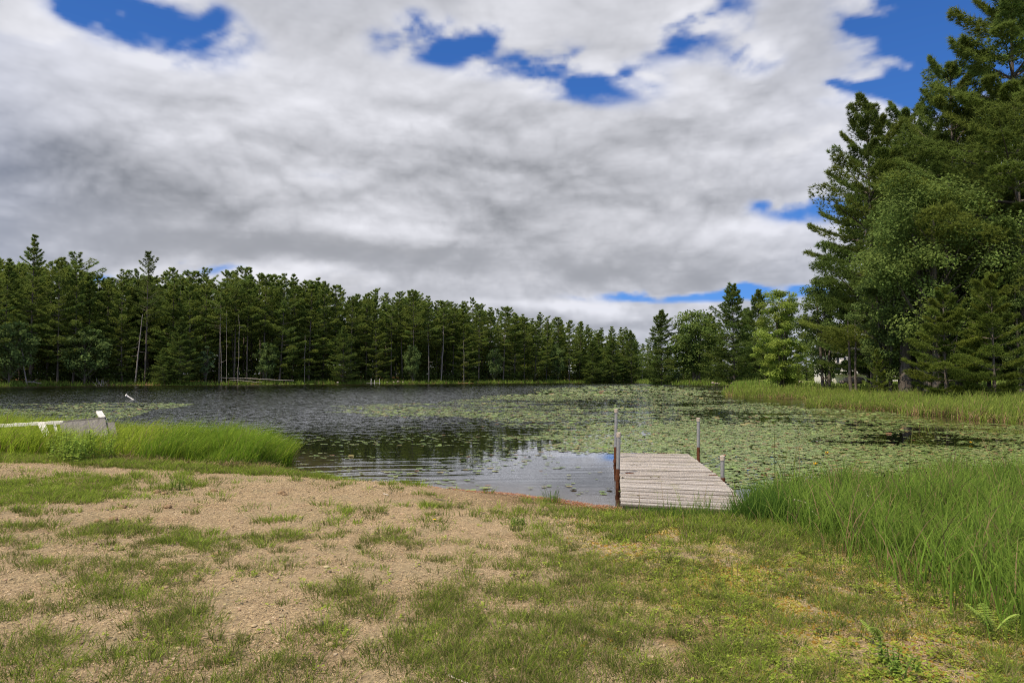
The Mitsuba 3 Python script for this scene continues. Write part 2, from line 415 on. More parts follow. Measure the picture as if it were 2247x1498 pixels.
def pine(seed, H, base, R, whorls, tufts, k, bl, bw, col, gap=.12, power=.75, droop=.0, limbs=True, trunk_r=.17, sprays=.34, spike=1.0):
    """A white pine: a straight trunk with whorls of level boughs that carry flat sprays of needle tufts."""
    rng = np.random.default_rng(seed)
    bow = rng.normal(0, .006, 2) * H
    axis = lambda h: np.array([bow[0] * math.sin(h / H * 2.6), bow[1] * math.sin(h / H * 2.1), h])
    hs = np.linspace(0, H * .985, 9)
    wood = [tube([axis(h) for h in hs], [trunk_r * (1 - .9 * (h / H)) + .012 + .25 * trunk_r * math.exp(-h * 2) for h in hs], 7)]
    pos, out, col_ = [], [], []
    lopsided = rng.uniform(0, 2 * PI)
    for w in range(whorls):
        t = (w + rng.uniform(-.2, .4)) / whorls
        t = min(max(t, 0), .995)
        h = H * (base + (1 - base) * t)
        prof = ((1 - t) ** power * .92 + .05 + .10 * spike * (1 - t)) * (.55 + .45 * min(t / .18, 1))
        a0 = rng.uniform(0, 2 * PI)
        for b in range(5 if t < .9 else 4):
            if rng.random() < gap:
                continue
            az = a0 + b * 2 * PI / 5 + rng.normal(0, .22)
            L = R * prof * rng.choice([.55, .8, 1.0, 1.12, 1.32]) * rng.uniform(.85, 1.1) * (1 + .16 * math.cos(az - lopsided))
            if L < .12:
                continue
            el = math.radians(4 + 50 * t ** 2.2 + rng.normal(0, 5)) - droop * (1 - t)
            dirh = np.array([math.cos(az), math.sin(az), 0])
            o = axis(h)
            lift = .16 * L
            bend = lambda s: o + dirh * (L * s * math.cos(el)) + np.array([0, 0, 1]) * (L * s * math.sin(el) + lift * s * s)
            if limbs and L > .5:
                wood.append(tube([bend(s) for s in (0, .45, .9)], [.10 * trunk_r + .012 * L, .06 * trunk_r + .006 * L, .008], 3, False))
            n = max(3, int(tufts * (.35 + .65 * L / R)))
            s = .26 + .74 * rng.random(n) ** .72
            sgn = rng.choice([-1, 1], n)
            lat = sgn * rng.random(n) * L * sprays * (1.15 - s * .75)
            side = np.array([-dirh[1], dirh[0], 0])
            P = np.stack([bend(x) for x in s]) + side * lat[:, None] + np.stack([0 * s, 0 * s, rng.normal(.02, .03 + .008 * L, n) - .10 * np.abs(lat)], 1)
            pos.append(P)
            out.append(unit(dirh * 1.0 + side * (lat / (L * sprays + .01))[:, None] * .8))
            tone = rng.uniform(.75, 1.25) * rng.uniform(.8, 1.2, (n, 1))
            warm = rng.random() * .5
            col_.append(np.array(col) * tone * (1 - warm) + np.array([col[0] * 1.75, col[1] * 1.25, col[2] * .9]) * tone * warm)
    top = axis(H * .985)
    pos.append(top - [0, 0, 1] * rng.random((8, 1)) * .9 + rng.normal(0, .05, (8, 3))); out.append(np.tile([[0, 0, 1.0]], (8, 1))); col_.append(np.tile([col], (8, 1)))
    crown = needles(rng, np.vstack(pos), np.vstack(out), k, bl, bw, np.vstack(col_))
    return join(wood), crown


def leafy(seed, H, base, R, clumps, leaves, size, col, trunk_r=.16, stems=1, oval=1.0, open_=0.0, round_top=.55):
    """A broadleaf tree: a branching trunk under clumps of small rhombic leaves."""
    rng = np.random.default_rng(seed)
    zc, rz = H * (base + 1) / 2, H * (1 - base) / 2
    d = unit(rng.normal(0, 1, (clumps, 3)))
    rad = rng.random((clumps, 1)) ** (.38 + open_ * 0)
    C = d * rad
    hh = C[:, 2:3]
    taper = np.clip(1 - round_top * np.maximum(hh, 0) ** 1.6, .2, 1) * np.clip(1 + .35 * np.minimum(hh, 0), .4, 1)
    C = np.concatenate([C[:, :2] * R * taper * .9, zc + C[:, 2:3] * rz * .93], 1)
    C[:, :2] += rng.normal(0, .05 * R, (clumps, 2))
    C[:, 2] = np.maximum(C[:, 2], .05 * H + rng.random(clumps) * .12 * H)
    size_c = R * rng.uniform(.16, .34, clumps) * (1 - .35 * open_)
    wood = []
    foot = [np.array([0, 0, 0.0])] if stems == 1 else [np.array([math.cos(a), math.sin(a), 0]) * trunk_r * 2.0 for a in np.linspace(0, 2 * PI, stems, endpoint=False)]
    for sidx, f0 in enumerate(foot):
        lean = f0 * 4.5 / max(trunk_r * 10, .5) + rng.normal(0, .25, 3) * [1, 1, 0]
        hs = np.linspace(0, H * (.86 if sidx == 0 else .7), 7)
        wood.append(tube([f0 + lean * (h / H) ** 1.3 + [0, 0, h] for h in hs], [trunk_r * (1 - .88 * h / H) + .01 for h in hs], 7))
    for c in C[rng.permutation(clumps)[:min(clumps, 46)]]:
        h0 = max(H * base * .6, c[2] - rng.uniform(.12, .3) * H)
        a = np.array([0, 0, h0]) + rng.normal(0, .05, 3)
        m = (a + c) / 2 + [0, 0, -.05 * R] + rng.normal(0, .06 * R, 3)
        r0 = .3 * trunk_r * (1 - h0 / H) + .018
        wood.append(tube([a, m, c], [r0, r0 * .6, .01], 4, False))
    w = size_c ** 2
    n = (leaves * w / w.sum()).astype(int) + 3
    idx = np.repeat(np.arange(clumps), n)
    N = len(idx)
    dd = unit(rng.normal(0, 1, (N, 3)))
    rr = size_c[idx][:, None] * rng.random((N, 1)) ** .45
    P = C[idx] + dd * rr * [1, 1, .62]
    nrm = unit(dd * .45 + [0, 0, .75] + rng.normal(0, .5, (N, 3)))
    a = unit(np.cross(nrm, rng.normal(0, 1, (N, 3))))
    b = np.cross(nrm, a)
    L = size * rng.uniform(.6, 1.25, (N, 1))
    v = np.stack([P - a * L * .5, P + b * L * .36, P + a * L * .6, P - b * L * .36], 1).reshape(-1, 3)
    k = np.arange(N)[:, None] * 4
    f = np.vstack([k + [0, 1, 2], k + [0, 2, 3]])
    tone = rng.uniform(.75, 1.25, clumps)[idx] * rng.uniform(.7, 1.3, N)
    hue = rng.random(clumps)[idx][:, None] * .35
    cc = (np.array(col) * (1 - hue) + np.array([col[0] * 1.5, col[1] * 1.15, col[2]]) * hue) * tone[:, None]
    return join(wood), (v, f, np.repeat(np.clip(cc, 0, 1), 4, 0))


GROUPS = {}


def template(name, made, H, bark='mat_bark'):
    wood, (v, f, c) = made
    scene[name] = {'type': 'shapegroup', 'trunk': mikit.ply(wood, bark, True), 'crown': mikit.ply((v, f), 'mat_leaf', False, color=c)}
    GROUPS[name] = H


def grow(group, name, x, y, height, width, rot, label, cat='tree', family=None, tilt=(0, 0), sink=.05, kind=None, key=None):
    s = height / GROUPS[group]
    z = float(terrain(x, y)) - sink
    key = key or thing(name, label, cat, family)
    scene[key] = {'type': 'instance', 'shapegroup': {'type': 'ref', 'id': group},
                  'to_world': T().translate([float(x), float(y), z]).rotate([0, 1, 0], tilt[0]).rotate([1, 0, 0], tilt[1]).rotate([0, 0, 1], rot).scale([s * width, s * width, s])}
    return key


PG = (.165, .250, .066)
for n_, (sd_, H_, b_, R_, wh, gp, pw, dr_) in enumerate([(11, 24, .20, 4.3, 20, .10, .62, .02), (12, 24, .46, 4.3, 16, .16, .55, .0), (13, 24, .10, 4.1, 23, .10, .72, .05), (14, 24, .52, 4.5, 14, .16, .50, -.03),
                                                          (15, 24, .18, 4.6, 19, .22, .62, .04), (16, 24, .03, 4.4, 27, .08, .85, .10)]):
    template(f'far_pine_{n_}', pine(sd_, H_, b_, R_, wh, 66, 9, .40, .085, PG, gp, pw, dr_, trunk_r=.19), H_)
template('back_pine', pine(17, 24, .08, 4.4, 20, 14, 6, .85, .32, PG, .1, .6), 24)
template('dense_pine', pine(20, 20, .03, 5.2, 34, 62, 7, .44, .12, (.125, .20, .055), .04, .62, .06, trunk_r=.2, sprays=.45), 20)
template('ragged_pine', pine(18, 28, .42, 4.4, 19, 60, 9, .40, .085, (.125, .19, .055), .34, .60, -.10, trunk_r=.24), 28)
template('spire_pine', pine(19, 30, .25, 4.8, 27, 66, 9, .40, .085, PG, .06, .74, .03, trunk_r=.26), 30)

FAR_SHORE = [(-150, 849), (0, 848), (120, 846.5), (300, 845.5), (560, 843.8), (700, 843), (1000, 841.3), (1290, 839.6), (1400, 838.8), (1450, 838.5)]
SKYLINE = [(-150, 560), (0, 556), (35, 560), (110, 575), (150, 562), (205, 598), (255, 602), (290, 596), (330, 590), (385, 590), (430, 598), (465, 602), (490, 604), (545, 593), (610, 596), (645, 606), (690, 603), (730, 616), (760, 645), (810, 634), (860, 650),
           (890, 638), (930, 642), (970, 662), (1050, 657), (1080, 669), (1130, 676), (1160, 686), (1210, 691), (1250, 701), (1290, 709), (1320, 716), (1370, 720), (1400, 736), (1440, 745)]


def far_depth(px):
    e = ground(px, float(np.interp(px, *zip(*FAR_SHORE))))
    return float(e[1])


rng = np.random.default_rng(5)
MARKS = [(-200, 'the left edge of the picture'), (66, 'the tallest spire-topped pine'), (318, 'the ragged double-topped pine'), (452, 'the pale blue-green sapling'), (752, 'the mid-height layered pine'), (968, 'the straight pale dead trunk'), (1225, 'the grey-green willowy tree')]
ORDINAL = ['first', 'second', 'third', 'fourth', 'fifth', 'sixth', 'seventh', 'eighth', 'ninth', 'tenth', 'eleventh', 'twelfth', 'thirteenth', 'fourteenth', 'fifteenth', 'sixteenth', 'seventeenth', 'eighteenth', 'nineteenth', 'twentieth', 'twenty-first', 'twenty-second', 'twenty-third', 'twenty-fourth']
COUNT = {}


def front_label(px, row='front-row far pine'):
    mark = [m for x_, m in MARKS if x_ <= px][-1]
    COUNT[row, mark] = COUNT.get((row, mark), -1) + 1
    return f'{ORDINAL[COUNT[row, mark]]} {row} to the right of {mark}'



BEHIND = 'dark pine of the second rank behind the far shore row'
px = -70.0
while px < 1405:
    back = rng.uniform(2.5, 8)
    D = far_depth(px) + back
    top = float(np.interp(px, *zip(*SKYLINE))) + rng.uniform(0, 34) * rng.random()
    p = at(px, 826, D)
    zt = at(px, top, D)[2]
    if not (40 < px < 92 or 300 < px < 345):
        bare = 465 < px < 545 or 835 < px < 1015
        pick = rng.choice([1, 3]) if bare else rng.choice([0, 2, 4, 5, 0, 2, 4, 5, 1])
        grow(f'far_pine_{pick}', 'pine_tree', p[0], D, zt - float(terrain(p[0], D)), rng.uniform(.92, 1.32) * (24 / max(zt, 12)) ** .25, rng.uniform(0, 360), front_label(px), 'pine tree', 'pines along the far shore', (rng.normal(0, 1.2), 0))
    px += rng.uniform(24, 37) * 150 / D * 1.06
px = -80.0
while px < 1440:
    D = far_depth(px) + rng.uniform(10, 24)
    top = float(np.interp(px, *zip(*SKYLINE))) + rng.uniform(-6, 16)
    p = at(px, 826, D)
    zt = at(px, top, D)[2]
    grow(f'far_pine_{rng.integers(0, 6)}', 'pine_tree', p[0], D, zt - float(terrain(p[0], D)), rng.uniform(.95, 1.3), rng.uniform(0, 360), front_label(px, 'second-rank far pine top'), 'pine tree', 'pines behind the far shore row', (rng.normal(0, 1), 0))
    px += rng.uniform(16, 27) * 150 / D * 1.1
n_back = 0
for k in range(290):
    px = rng.uniform(-150, 1700)
    D = far_depth(min(px, 1400)) + rng.uniform(20, 80) + (15 if px > 1400 else 0)
    p = at(px, 826, D)
    top = float(np.interp(px, *zip(*SKYLINE))) + 14 + rng.uniform(0, 40)
    zt = at(px, top, D)[2]
    n_back += 1
    grow('back_pine', '', p[0], D, max(zt - float(terrain(p[0], D)), 9), rng.uniform(.9, 1.3), rng.uniform(0, 360), '', key=f'far_forest__{n_back:03d}')
labels['far_forest'] = {'label': 'dense dark pine wood behind the far shore trees', 'category': 'forest', 'kind': 'stuff'}


snag_list = []


def far_tree(group, name, px, top, D, width, label, cat, rot=0, base_px=None, tilt=(0, 0), family=None):
    p = at(px, 826, D)
    zt = at(px, top, D)[2]
    return grow(group, name, p[0], D, zt - float(terrain(p[0], D)), width, rot, label, cat, family, tilt)


far_tree('spire_pine', 'pine_tree', 66, 514, far_depth(66) + 5, .92, 'tallest spire-topped pine rising above the trees at the left end of the far shore', 'pine tree', 40)
far_tree('ragged_pine', 'pine_tree', 318, 551, far_depth(318) + 4, .85, 'ragged double-topped pine with bare lower trunk standing above its neighbours', 'pine tree', 200)
template('far_maple', leafy(31, 11, .10, 4.2, 70, 5200, .42, (.15, .235, .08), .16), 11)
template('far_birch', leafy(32, 9, .12, 2.3, 40, 2400, .36, (.13, .21, .10), .10, open_=.5), 9)
far_tree('far_maple', 'broadleaf_tree', 186, 708, far_depth(186) + 1.5, 1.0, 'round light green broadleaf tree at the water edge under the left far pines', 'tree')
far_tree('far_birch', 'broadleaf_tree', 452, 752, far_depth(452) + 1.5, .9, 'small pale blue-green sapling before dark far shore pines', 'tree')
far_tree('far_maple', 'broadleaf_tree', 1225, 745, far_depth(1225) + 3, .6, 'grey-green willowy tree among the far pines right of the middle', 'tree', 70)
for px_, tp_, w_ in ((1300, 750, 1.25), (1345, 742, 1.1), (1385, 728, 1.0), (1310, 765, 1.1)):
    far_tree('dense_pine', 'pine_tree', px_, tp_, far_depth(px_) - 1.0, w_, f"{dict(zip((1300, 1345, 1385, 1310), ('first', 'third', 'fourth', 'second')))[px_]} from left of four short bright pines ending the far row", 'pine tree', px_ * 3, family='short pines at the right end of the far row')
for px_, tp_, w_, lab in ((20, 690, .9, 'dark round broadleaf tree at the left end of the far shore'), (585, 742, .7, 'small broadleaf tree low in the far row, left of the middle'), (905, 748, .6, 'bushy low broadleaf tree at the foot of the middle far pines'), (1085, 756, .62, 'low leafy tree right of the straight pale dead trunk')):
    far_tree('far_maple', 'broadleaf_tree', px_, tp_, far_depth(px_) + 2, w_, lab, 'tree', px_)
for px_, y_ in ((486, 690), (497, 680), (523, 690), (941, 720), (1018, 745), (668, 735)):
    snag_list.append((px_, y_))
far_tree('dense_pine', 'pine_tree', 395, 700, far_depth(395) + 1, 1.0, 'yellowish pine with boughs reaching the ground at the far shore', 'pine tree', 50)
far_tree('dense_pine', 'pine_tree', 360, 765, far_depth(360) + .8, 1.2, 'young olive pine at the foot of the ragged double-topped pine', 'pine tree', 150)
far_tree('dense_pine', 'pine_tree', 752, 720, far_depth(752) + 1, 1.0, 'mid-height pine with layered boughs in front of the far row', 'pine tree', 250)


def snag(px0, y0, px1, y1, D, r, label, cat='dead tree', name='dead_tree', twigs=6, mat='mat_pale_bark', seed=1):
    rng = np.random.default_rng(seed)
    a, b = at(px0, y0, D), at(px1, y1, D)
    a[2] = float(terrain(a[0], a[1])) - .05
    m = [a + (b - a) * t + rng.normal(0, .05, 3) for t in np.linspace(0, 1, 6)]
    key = thing(name, label, cat)
    part(key, 'trunk', tube(m, np.linspace(r, r * .35, 6), 7), mat, True)
    for k in range(twigs):
        t = rng.uniform(.3, .95)
        o = a + (b - a) * t
        d = unit(rng.normal(0, 1, 3) * [1, .5, .4])
        part(key, 'branch', tube([o, o + d * .6, o + d * 1.3 + [0, 0, .15]], [.05, .035, .012], 4), mat, True)


snag(60, 832, 44, 744, far_depth(50) + 1.2, .13, 'thin pale dead trunk leaning left at the left end of the far shore', seed=3, twigs=2)
snag(297, 832, 312, 690, far_depth(300) + 2.2, .17, 'pale slanting trunk below the ragged double-topped pine', seed=4, twigs=7)
snag(968, 832, 975, 715, far_depth(970) + 2, .14, 'straight pale grey dead trunk at the middle of the far shore', seed=5, twigs=3)
snag(1409, 836, 1408, 790, far_depth(1400) + 1, .17, 'short straight pale trunk beside the gap at the head of the pond', seed=6, twigs=1)

for k, (px_, y_) in enumerate(snag_list):
    snag(px_, 832, px_ + (k % 3 - 1) * 2, y_, far_depth(px_) + .8, .075, f'thin bare pale stem before the dark far pines, {ORDINAL[sorted(q_[0] for q_ in snag_list).index(px_)]} from the left', 'dead tree', 'dead_tree', 1, seed=k + 70)
    labels[[q_ for q_ in labels if q_.startswith('dead_tree') and 'label' in labels[q_]][-1]]['group'] = 'thin bare stems along the far shore'
# right hand trees, near enough to show their tufts and leaves
NG = (.148, .228, .060)
template('near_pine_a', pine(41, 26, .08, 7.5, 21, 320, 13, .36, .042, NG, .03, .56, .04, trunk_r=.26, spike=.3, sprays=.42), 26)
template('near_pine_b', pine(42, 26, .14, 6.8, 17, 340, 13, .36, .042, NG, .10, .45, .0, trunk_r=.26, spike=.3, sprays=.42), 26)
template('young_pine', pine(43, 11, .03, 4.4, 15, 230, 10, .26, .040, (.135, .205, .045), .06, .85, .05, trunk_r=.14, sprays=.42), 11)
template('shade_pine', pine(44, 22, .06, 6.2, 20, 90, 8, .5, .14, (.12, .185, .055), .12, .6), 22)
template('near_maple', leafy(51, 19, .10, 5.6, 150, 42000, .20, (.165, .255, .072), .30, stems=3), 19)
template('dark_maple', leafy(52, 15, .06, 3.2, 90, 17000, .22, (.13, .205, .065), .18, stems=2), 15)
template('pale_ash', leafy(53, 15, -.25, 3.8, 230, 46000, .17, (.26, .37, .085), .13, stems=4, open_=.9, round_top=.45), 15)
template('mid_maple', leafy(54, 13, .05, 5.0, 110, 14000, .34, (.145, .225, .062), .22, stems=2), 13)


def right_tree(group, name, px, top, D, width, label, cat, rot=0, family=None, tilt=(0, 0)):
    return far_tree(group, name, px, top, D, width, label, cat, rot, None, tilt, family)


right_tree('near_pine_a', 'pine_tree', 2252, -70, 47, .92, 'tallest pine at the right edge, its top cut off by the frame', 'pine tree', 30)
right_tree('near_pine_b', 'pine_tree', 2105, 138, 53, .90, 'tall pine against the blue sky, second from the right edge', 'pine tree', 110)
right_tree('near_pine_a', 'pine_tree', 1915, 232, 60, .84, 'broad pine reaching furthest left over the pond from the right grove', 'pine tree', 200)
right_tree('near_pine_b', 'pine_tree', 2010, 240, 64, .88, 'pine standing between the broad left pine and the tall one by the blue sky', 'pine tree', 310)
right_tree('near_maple', 'broadleaf_tree', 2055, 325, 48, 1.0, 'big dense maple with bright leaves in front of the tall right-hand pines', 'tree', 0)
right_tree('dark_maple', 'broadleaf_tree', 1812, 556, 66, .92, 'dark narrow broadleaf tree at the left foot of the right-hand grove', 'tree', 0)
right_tree('dark_maple', 'broadleaf_tree', 1945, 540, 51, 1.0, 'leafy tree hanging low in front of the broad pine trunk', 'tree', 120)
right_tree('young_pine', 'pine_tree', 2075, 628, 41, 1.0, 'soft green young pine before the maple, boughs to the ground', 'pine tree', 0)
right_tree('young_pine', 'pine_tree', 2182, 598, 40, .86, 'soft green young pine nearest the right edge, pointed top', 'pine tree', 140)
right_tree('young_pine', 'pine_tree', 1925, 765, 50, .62, 'little bright conifer beside the thin twin trunks', 'pine tree', 60)
right_tree('young_pine', 'pine_tree', 1752, 800, 74, .40, 'tiny umbrella-shaped pine right of the pale multi-stemmed tree', 'pine tree', 10)
DEEP = ((1905, 420, 70), (1985, 330, 72), (2060, 300, 66), (2140, 260, 62), (2215, 220, 60), (2290, 180, 56), (2170, 420, 52), (2245, 380, 50), (2100, 560, 60), (1940, 500, 74), (2020, 520, 70))
for px_, tp_, D_ in DEEP:
    right_tree('shade_pine', 'pine_tree', px_, tp_, D_, .95, f'dark pine deep in the right grove, {ORDINAL[sorted(q_[0] for q_ in DEEP).index(px_)]} of eleven from the left', 'pine tree', px_ * 7, 'shaded pines inside the right grove')
right_tree('far_maple', 'shrub', 1822, 772, 80, .55, 'dark bush hiding the left end of the white house', 'shrub', 33)
right_tree('dark_maple', 'broadleaf_tree', 2240, 590, 44, .9, 'broadleaf tree with pale leaves at the right edge under the tallest pine', 'tree', 220)
right_tree('pale_ash', 'broadleaf_tree', 1718, 604, 84, 1.12, 'yellow-green multi-stemmed tree standing alone left of the grove', 'tree', 0)
right_tree('dense_pine', 'pine_tree', 1452, 684, 152, 1.15, 'spreading pine at the left end of the far right-hand bank', 'pine tree', 0)
right_tree('mid_maple', 'broadleaf_tree', 1528, 672, 150, 1.0, 'round broadleaf tree between two pines on the far right-hand bank', 'tree', 0)
right_tree('dense_pine', 'pine_tree', 1612, 627, 142, 1.05, 'dark dense pine, tallest on the far right-hand bank', 'pine tree', 80)
right_tree('dense_pine', 'pine_tree', 1668, 640, 165, 1.0, 'dark pine partly hidden behind the yellow-green tree', 'pine tree', 30)
for k, (px_, tp_, D_) in enumerate(((1500, 700, 170), (1560, 690, 176), (1580, 700, 165), (1640, 680, 178), (1690, 690, 172), (1720, 700, 160), (1770, 680, 150), (1820, 700, 140), (1870, 690, 170), (1930, 680, 165), (1990, 690, 150), (2060, 680, 150), (2130, 680, 140), (2200, 680, 140))):
    right_tree('dense_pine' if k % 2 else 'far_pine_5', 'pine_tree', px_, tp_, D_, 1.2, f'dark pine behind the far right bank, {ORDINAL[k]} of fourteen from the left', 'pine tree', k * 77, 'background pines behind the right bank')
right_tree('far_birch', 'shrub', 1487, 800, 150, 1.0, 'low bright shrub under the spreading pine of the far right bank', 'shrub', 10)
for px0, y0, px1, y1, D_, r_ in ((1879, 838, 1876, 690, 57, .12), (1868, 838, 1860, 700, 57.5, .15)):
    snag(px0, y0, px1, y1, D_, r_, 'left one of two slim grey trunks before the tan boulder' if px0 < 1873 else 'right one of two slim grey trunks before the tan boulder', 'tree', 'slim_tree', 0, 'mat_bark')
for px0, D_, r_ in ((1985, 50, .55), (2022, 51, .40), (2048, 49, .48)):
    snag(px0, 840, px0 + 4, 640, D_, r_, {1985: 'broad dark trunk left of three under the big maple', 2022: 'middle trunk of three under the big maple', 2048: 'rightmost of three trunks under the big maple'}[px0], 'tree', 'old_tree', 0, 'mat_bark', seed=px0)

# ------------------------------------------------------------------ turf, litter and stones of the near ground
rng = np.random.default_rng(77)


def scatter(n, y0, y1, power=1.0, margin=.82, xmin=-99, xmax=99):
    """Points on the ground inside the wedge the picture covers, thinning out with distance."""
    y = y0 + (y1 - y0) * rng.random(n) ** power
    x = rng.uniform(-1, 1, n) * margin * y
    k = (x > xmin) & (x < xmax)
    return x[k], y[k]


OLIVE, FRESH, STRAW = np.array([.150, .195, .048]), np.array([.24, .34, .055]), np.array([.40, .32, .19])


def tufts(n, y0, y1, per, hmin, hmax, width, power=1.0, keep=turf, radius=.07, fresh=.35, dry=.14, lo=0.0):
    x, y = scatter(n, y0, y1, power)
    clump = nz(x, y, .8, 3, 8) * 1.5 + nz(x, y, 2.6, 3, 10) * 1.3 + nz(x, y, 7.5, 2, 9) * .7
    k = (rng.random(len(x)) < np.clip((keep(x, y) - .5 + .5 * rng.random(len(x)) * 0) * 1.3 + .58 + 1.25 * clump, 0, 1) ** 1.9) & (sd(x, y) > .12 + lo)
    x, y = x[k], y[k]
    m = len(x)
    cnt = rng.integers(per // 2, per * 3 // 2, m)
    i = np.repeat(np.arange(m), cnt)
    N = len(i)
    a, r = rng.uniform(0, 2 * PI, N), np.sqrt(rng.random(N)) * (radius * rng.uniform(.4, 1.4, m))[i]
    bx, by = x[i] + r * np.cos(a), y[i] + r * np.sin(a)
    b = np.stack([bx, by, terrain(bx, by) - .004], 1)
    size = rng.uniform(.6, 1.25, m)[i]
    h = rng.uniform(hmin, hmax, N) * size
    lean = np.stack([np.cos(a), np.sin(a)], 1) * (.25 + .9 * r / radius)[:, None] * rng.uniform(.4, 1.3, (N, 1)) + rng.normal(0, .25, (N, 2))
    fr = (rng.random(m) < fresh)[i][:, None]
    col = np.where(fr, FRESH, OLIVE) * rng.uniform(.7, 1.3, (m, 1))[i] * rng.uniform(.8, 1.2, (N, 1))
    d = rng.random(N) < dry
    col[d] = STRAW * rng.uniform(.6, 1.1, (d.sum(), 1))
    tip = col * 1.1 + np.array([.04, .03, .0]) * rng.random((N, 1))
    return blades(rng, b, h, width * (.6 + .8 * rng.random(N)), lean, .25 * rng.random(N), col, tip)


lawn = [tufts(9000, 2.6, 7.0, 34, .035, .085, .0040, .9, radius=.085), tufts(5200, 6.5, 13.5, 26, .04, .10, .0075, .9, radius=.12, fresh=.5)]
lawn.append(tufts(5200, 10.2, 14.5, 34, .05, .13, .010, 1, lambda x, y: 1.3 * sm(10.2, 10.9, y + .12 * x) * sm(-1.9, -3.2, x), .13, .8, .1))
lawn.append(tufts(4600, 7.4, 11, 32, .05, .11, .008, 1, lambda x, y: 1.3 * np.exp(-((x + 6.4) / 1.6) ** 2 - ((y - 9.3) / 1.2) ** 2), .12, .9, .05))
lawn.append(tufts(2200, 6.2, 9.0, 30, .05, .12, .008, 1, lambda x, y: .95 * sm(.3, 1.2, x) * sm(3.6, 2.8, x) * sm(8.6, 8.0, y), .10, .6, .12))
v, f, c = joinc(lawn)
single('lawn_grass', (v, f), 'mat_leaf', 'short patchy olive grass growing in tufts on the sandy beach', 'grass', kind='stuff', color=c)

# dead straw lying flat
x, y = scatter(150000, 2.6, 11.5, .85)
dens = .22 + .75 * sm(.42, .62, .5 + nz(x, y, 1.4, 4, 15) * 1.2 + .10 * sm(-1, 1.5, x)) + .2 * sm(-.5, 1.5, x)
k = (rng.random(len(x)) < dens) & (sd(x, y) > .25)
x, y = x[k], y[k]
n = len(x)
b = np.stack([x, y, terrain(x, y) + rng.uniform(.002, .012, n)], 1)
a = rng.uniform(0, 2 * PI, n)
L = rng.uniform(.018, .06, n)
v, f, c = blades(rng, b, np.full(n, .012), rng.uniform(.0018, .0042, n) * (.6 + y / 7), np.stack([np.cos(a), np.sin(a)], 1) * (L / .012)[:, None], rng.uniform(0, .9, n), STRAW * rng.uniform(.5, 1.45, (n, 1)) * [1, .97, .94], segs=1, face=a + PI / 2)
single('dead_grass', (v, f), 'mat_vertex', 'pale dead grass lying flat between the green tufts', 'dead grass', kind='stuff', color=c)

# grit, pebbles and clods
x, y = scatter(26000, 2.6, 12.5, .85)
k = (rng.random(len(x)) < .25 + .75 * sm(.6, .3, turf(x, y))) & (sd(x, y) > -.1)
x, y = x[k], y[k]
n = len(x)
o = trimesh.creation.icosphere(subdivisions=0)
ov, of = np.array(o.vertices), np.array(o.faces)
s = rng.lognormal(math.log(.0055), .5, n)
sh = rng.uniform(.6, 1.3, (n, 3)) * [1, 1, .65]
P = np.stack([x, y, terrain(x, y) + s * .25], 1)
v = (ov[None] * (s[:, None] * sh)[:, None] * rng.uniform(.8, 1.2, (n, len(ov), 1)) + P[:, None]).reshape(-1, 3)
f = (np.arange(n)[:, None, None] * len(ov) + of[None]).reshape(-1, 3)
c = np.repeat(np.array([.37, .29, .19]) * rng.uniform(.55, 1.3, (n, 1)) * (1 + rng.normal(0, .05, (n, 3))), len(ov), 0)
single('gravel', (v, f), 'mat_vertex', 'scattered grit and small clods on the bare sand', 'gravel', kind='stuff', color=np.clip(c, 0, 1), smooth=True)

# reddish pine needles and pale bits washed up along the water's edge
x, y = scatter(650000, 8.3, 13.2, 1)
e = sd(x, y) + .16 * nz(x, y, 1.2, 3, 33)
line = np.exp(-((e - .10) / .07) ** 2) + .5 * np.exp(-((e - .30) / .12) ** 2) * sm(-1.5, 1.0, x)
k = (rng.random(len(x)) < line) & (x > -4.4) & (x < 2.0)
x, y = x[k], y[k]
n = len(x)
a = rng.uniform(0, 2 * PI, n)
b = np.stack([x, y, np.maximum(terrain(x, y), 0) + rng.uniform(.004, .026, n)], 1)
col = np.where(rng.random((n, 1)) < .22, np.array([[.42, .34, .22]]), np.array([[.24, .085, .034]])) * rng.uniform(.5, 1.3, (n, 1))
v, f, c = blades(rng, b, np.full(n, .012), rng.uniform(.004, .011, n), np.stack([np.cos(a), np.sin(a)], 1) * (rng.uniform(.03, .085, n) / .012)[:, None], rng.uniform(0, .9, n), col, segs=1, face=a + PI / 2)
single('pine_needles', (v, f), 'mat_vertex', 'line of rusty pine needles washed up along the beach', 'pine needles', kind='stuff', color=c)

# small broad-leaved weeds and moss among the grass to the right
x, y = scatter(13000, 2.6, 8.5, .9, xmin=-2.5)
k = rng.random(len(x)) < .05 + .9 * sm(.2, 2.0, x + 1.5 * nz(x, y, .9, 3, 41)) * sm(.48, .62, .5 + nz(x, y, 1.6, 3, 42) * 1.2)
x, y = x[k], y[k]
m = len(x)
i = np.repeat(np.arange(m), 9)
N = len(i)
a = rng.uniform(0, 2 * PI, N)
r = rng.uniform(.008, .034, N) * rng.uniform(.7, 1.4, m)[i]
P = np.stack([x[i] + r * np.cos(a), y[i] + r * np.sin(a), terrain(x, y)[i] + rng.uniform(.010, .04, N)], 1)
D = np.stack([np.cos(a), np.sin(a), rng.uniform(-.2, .5, N)], 1)
S = np.stack([-np.sin(a), np.cos(a), rng.normal(0, .25, N)], 1)
L = rng.uniform(.006, .015, (N, 1))
v = np.stack([P - D * L, P + S * L * .6, P + D * L, P - S * L * .6], 1).reshape(-1, 3)
kk = np.arange(N)[:, None] * 4
col = np.array([.34, .44, .075]) * rng.uniform(.6, 1.25, (m, 1))[i] * rng.uniform(.85, 1.15, (N, 1))
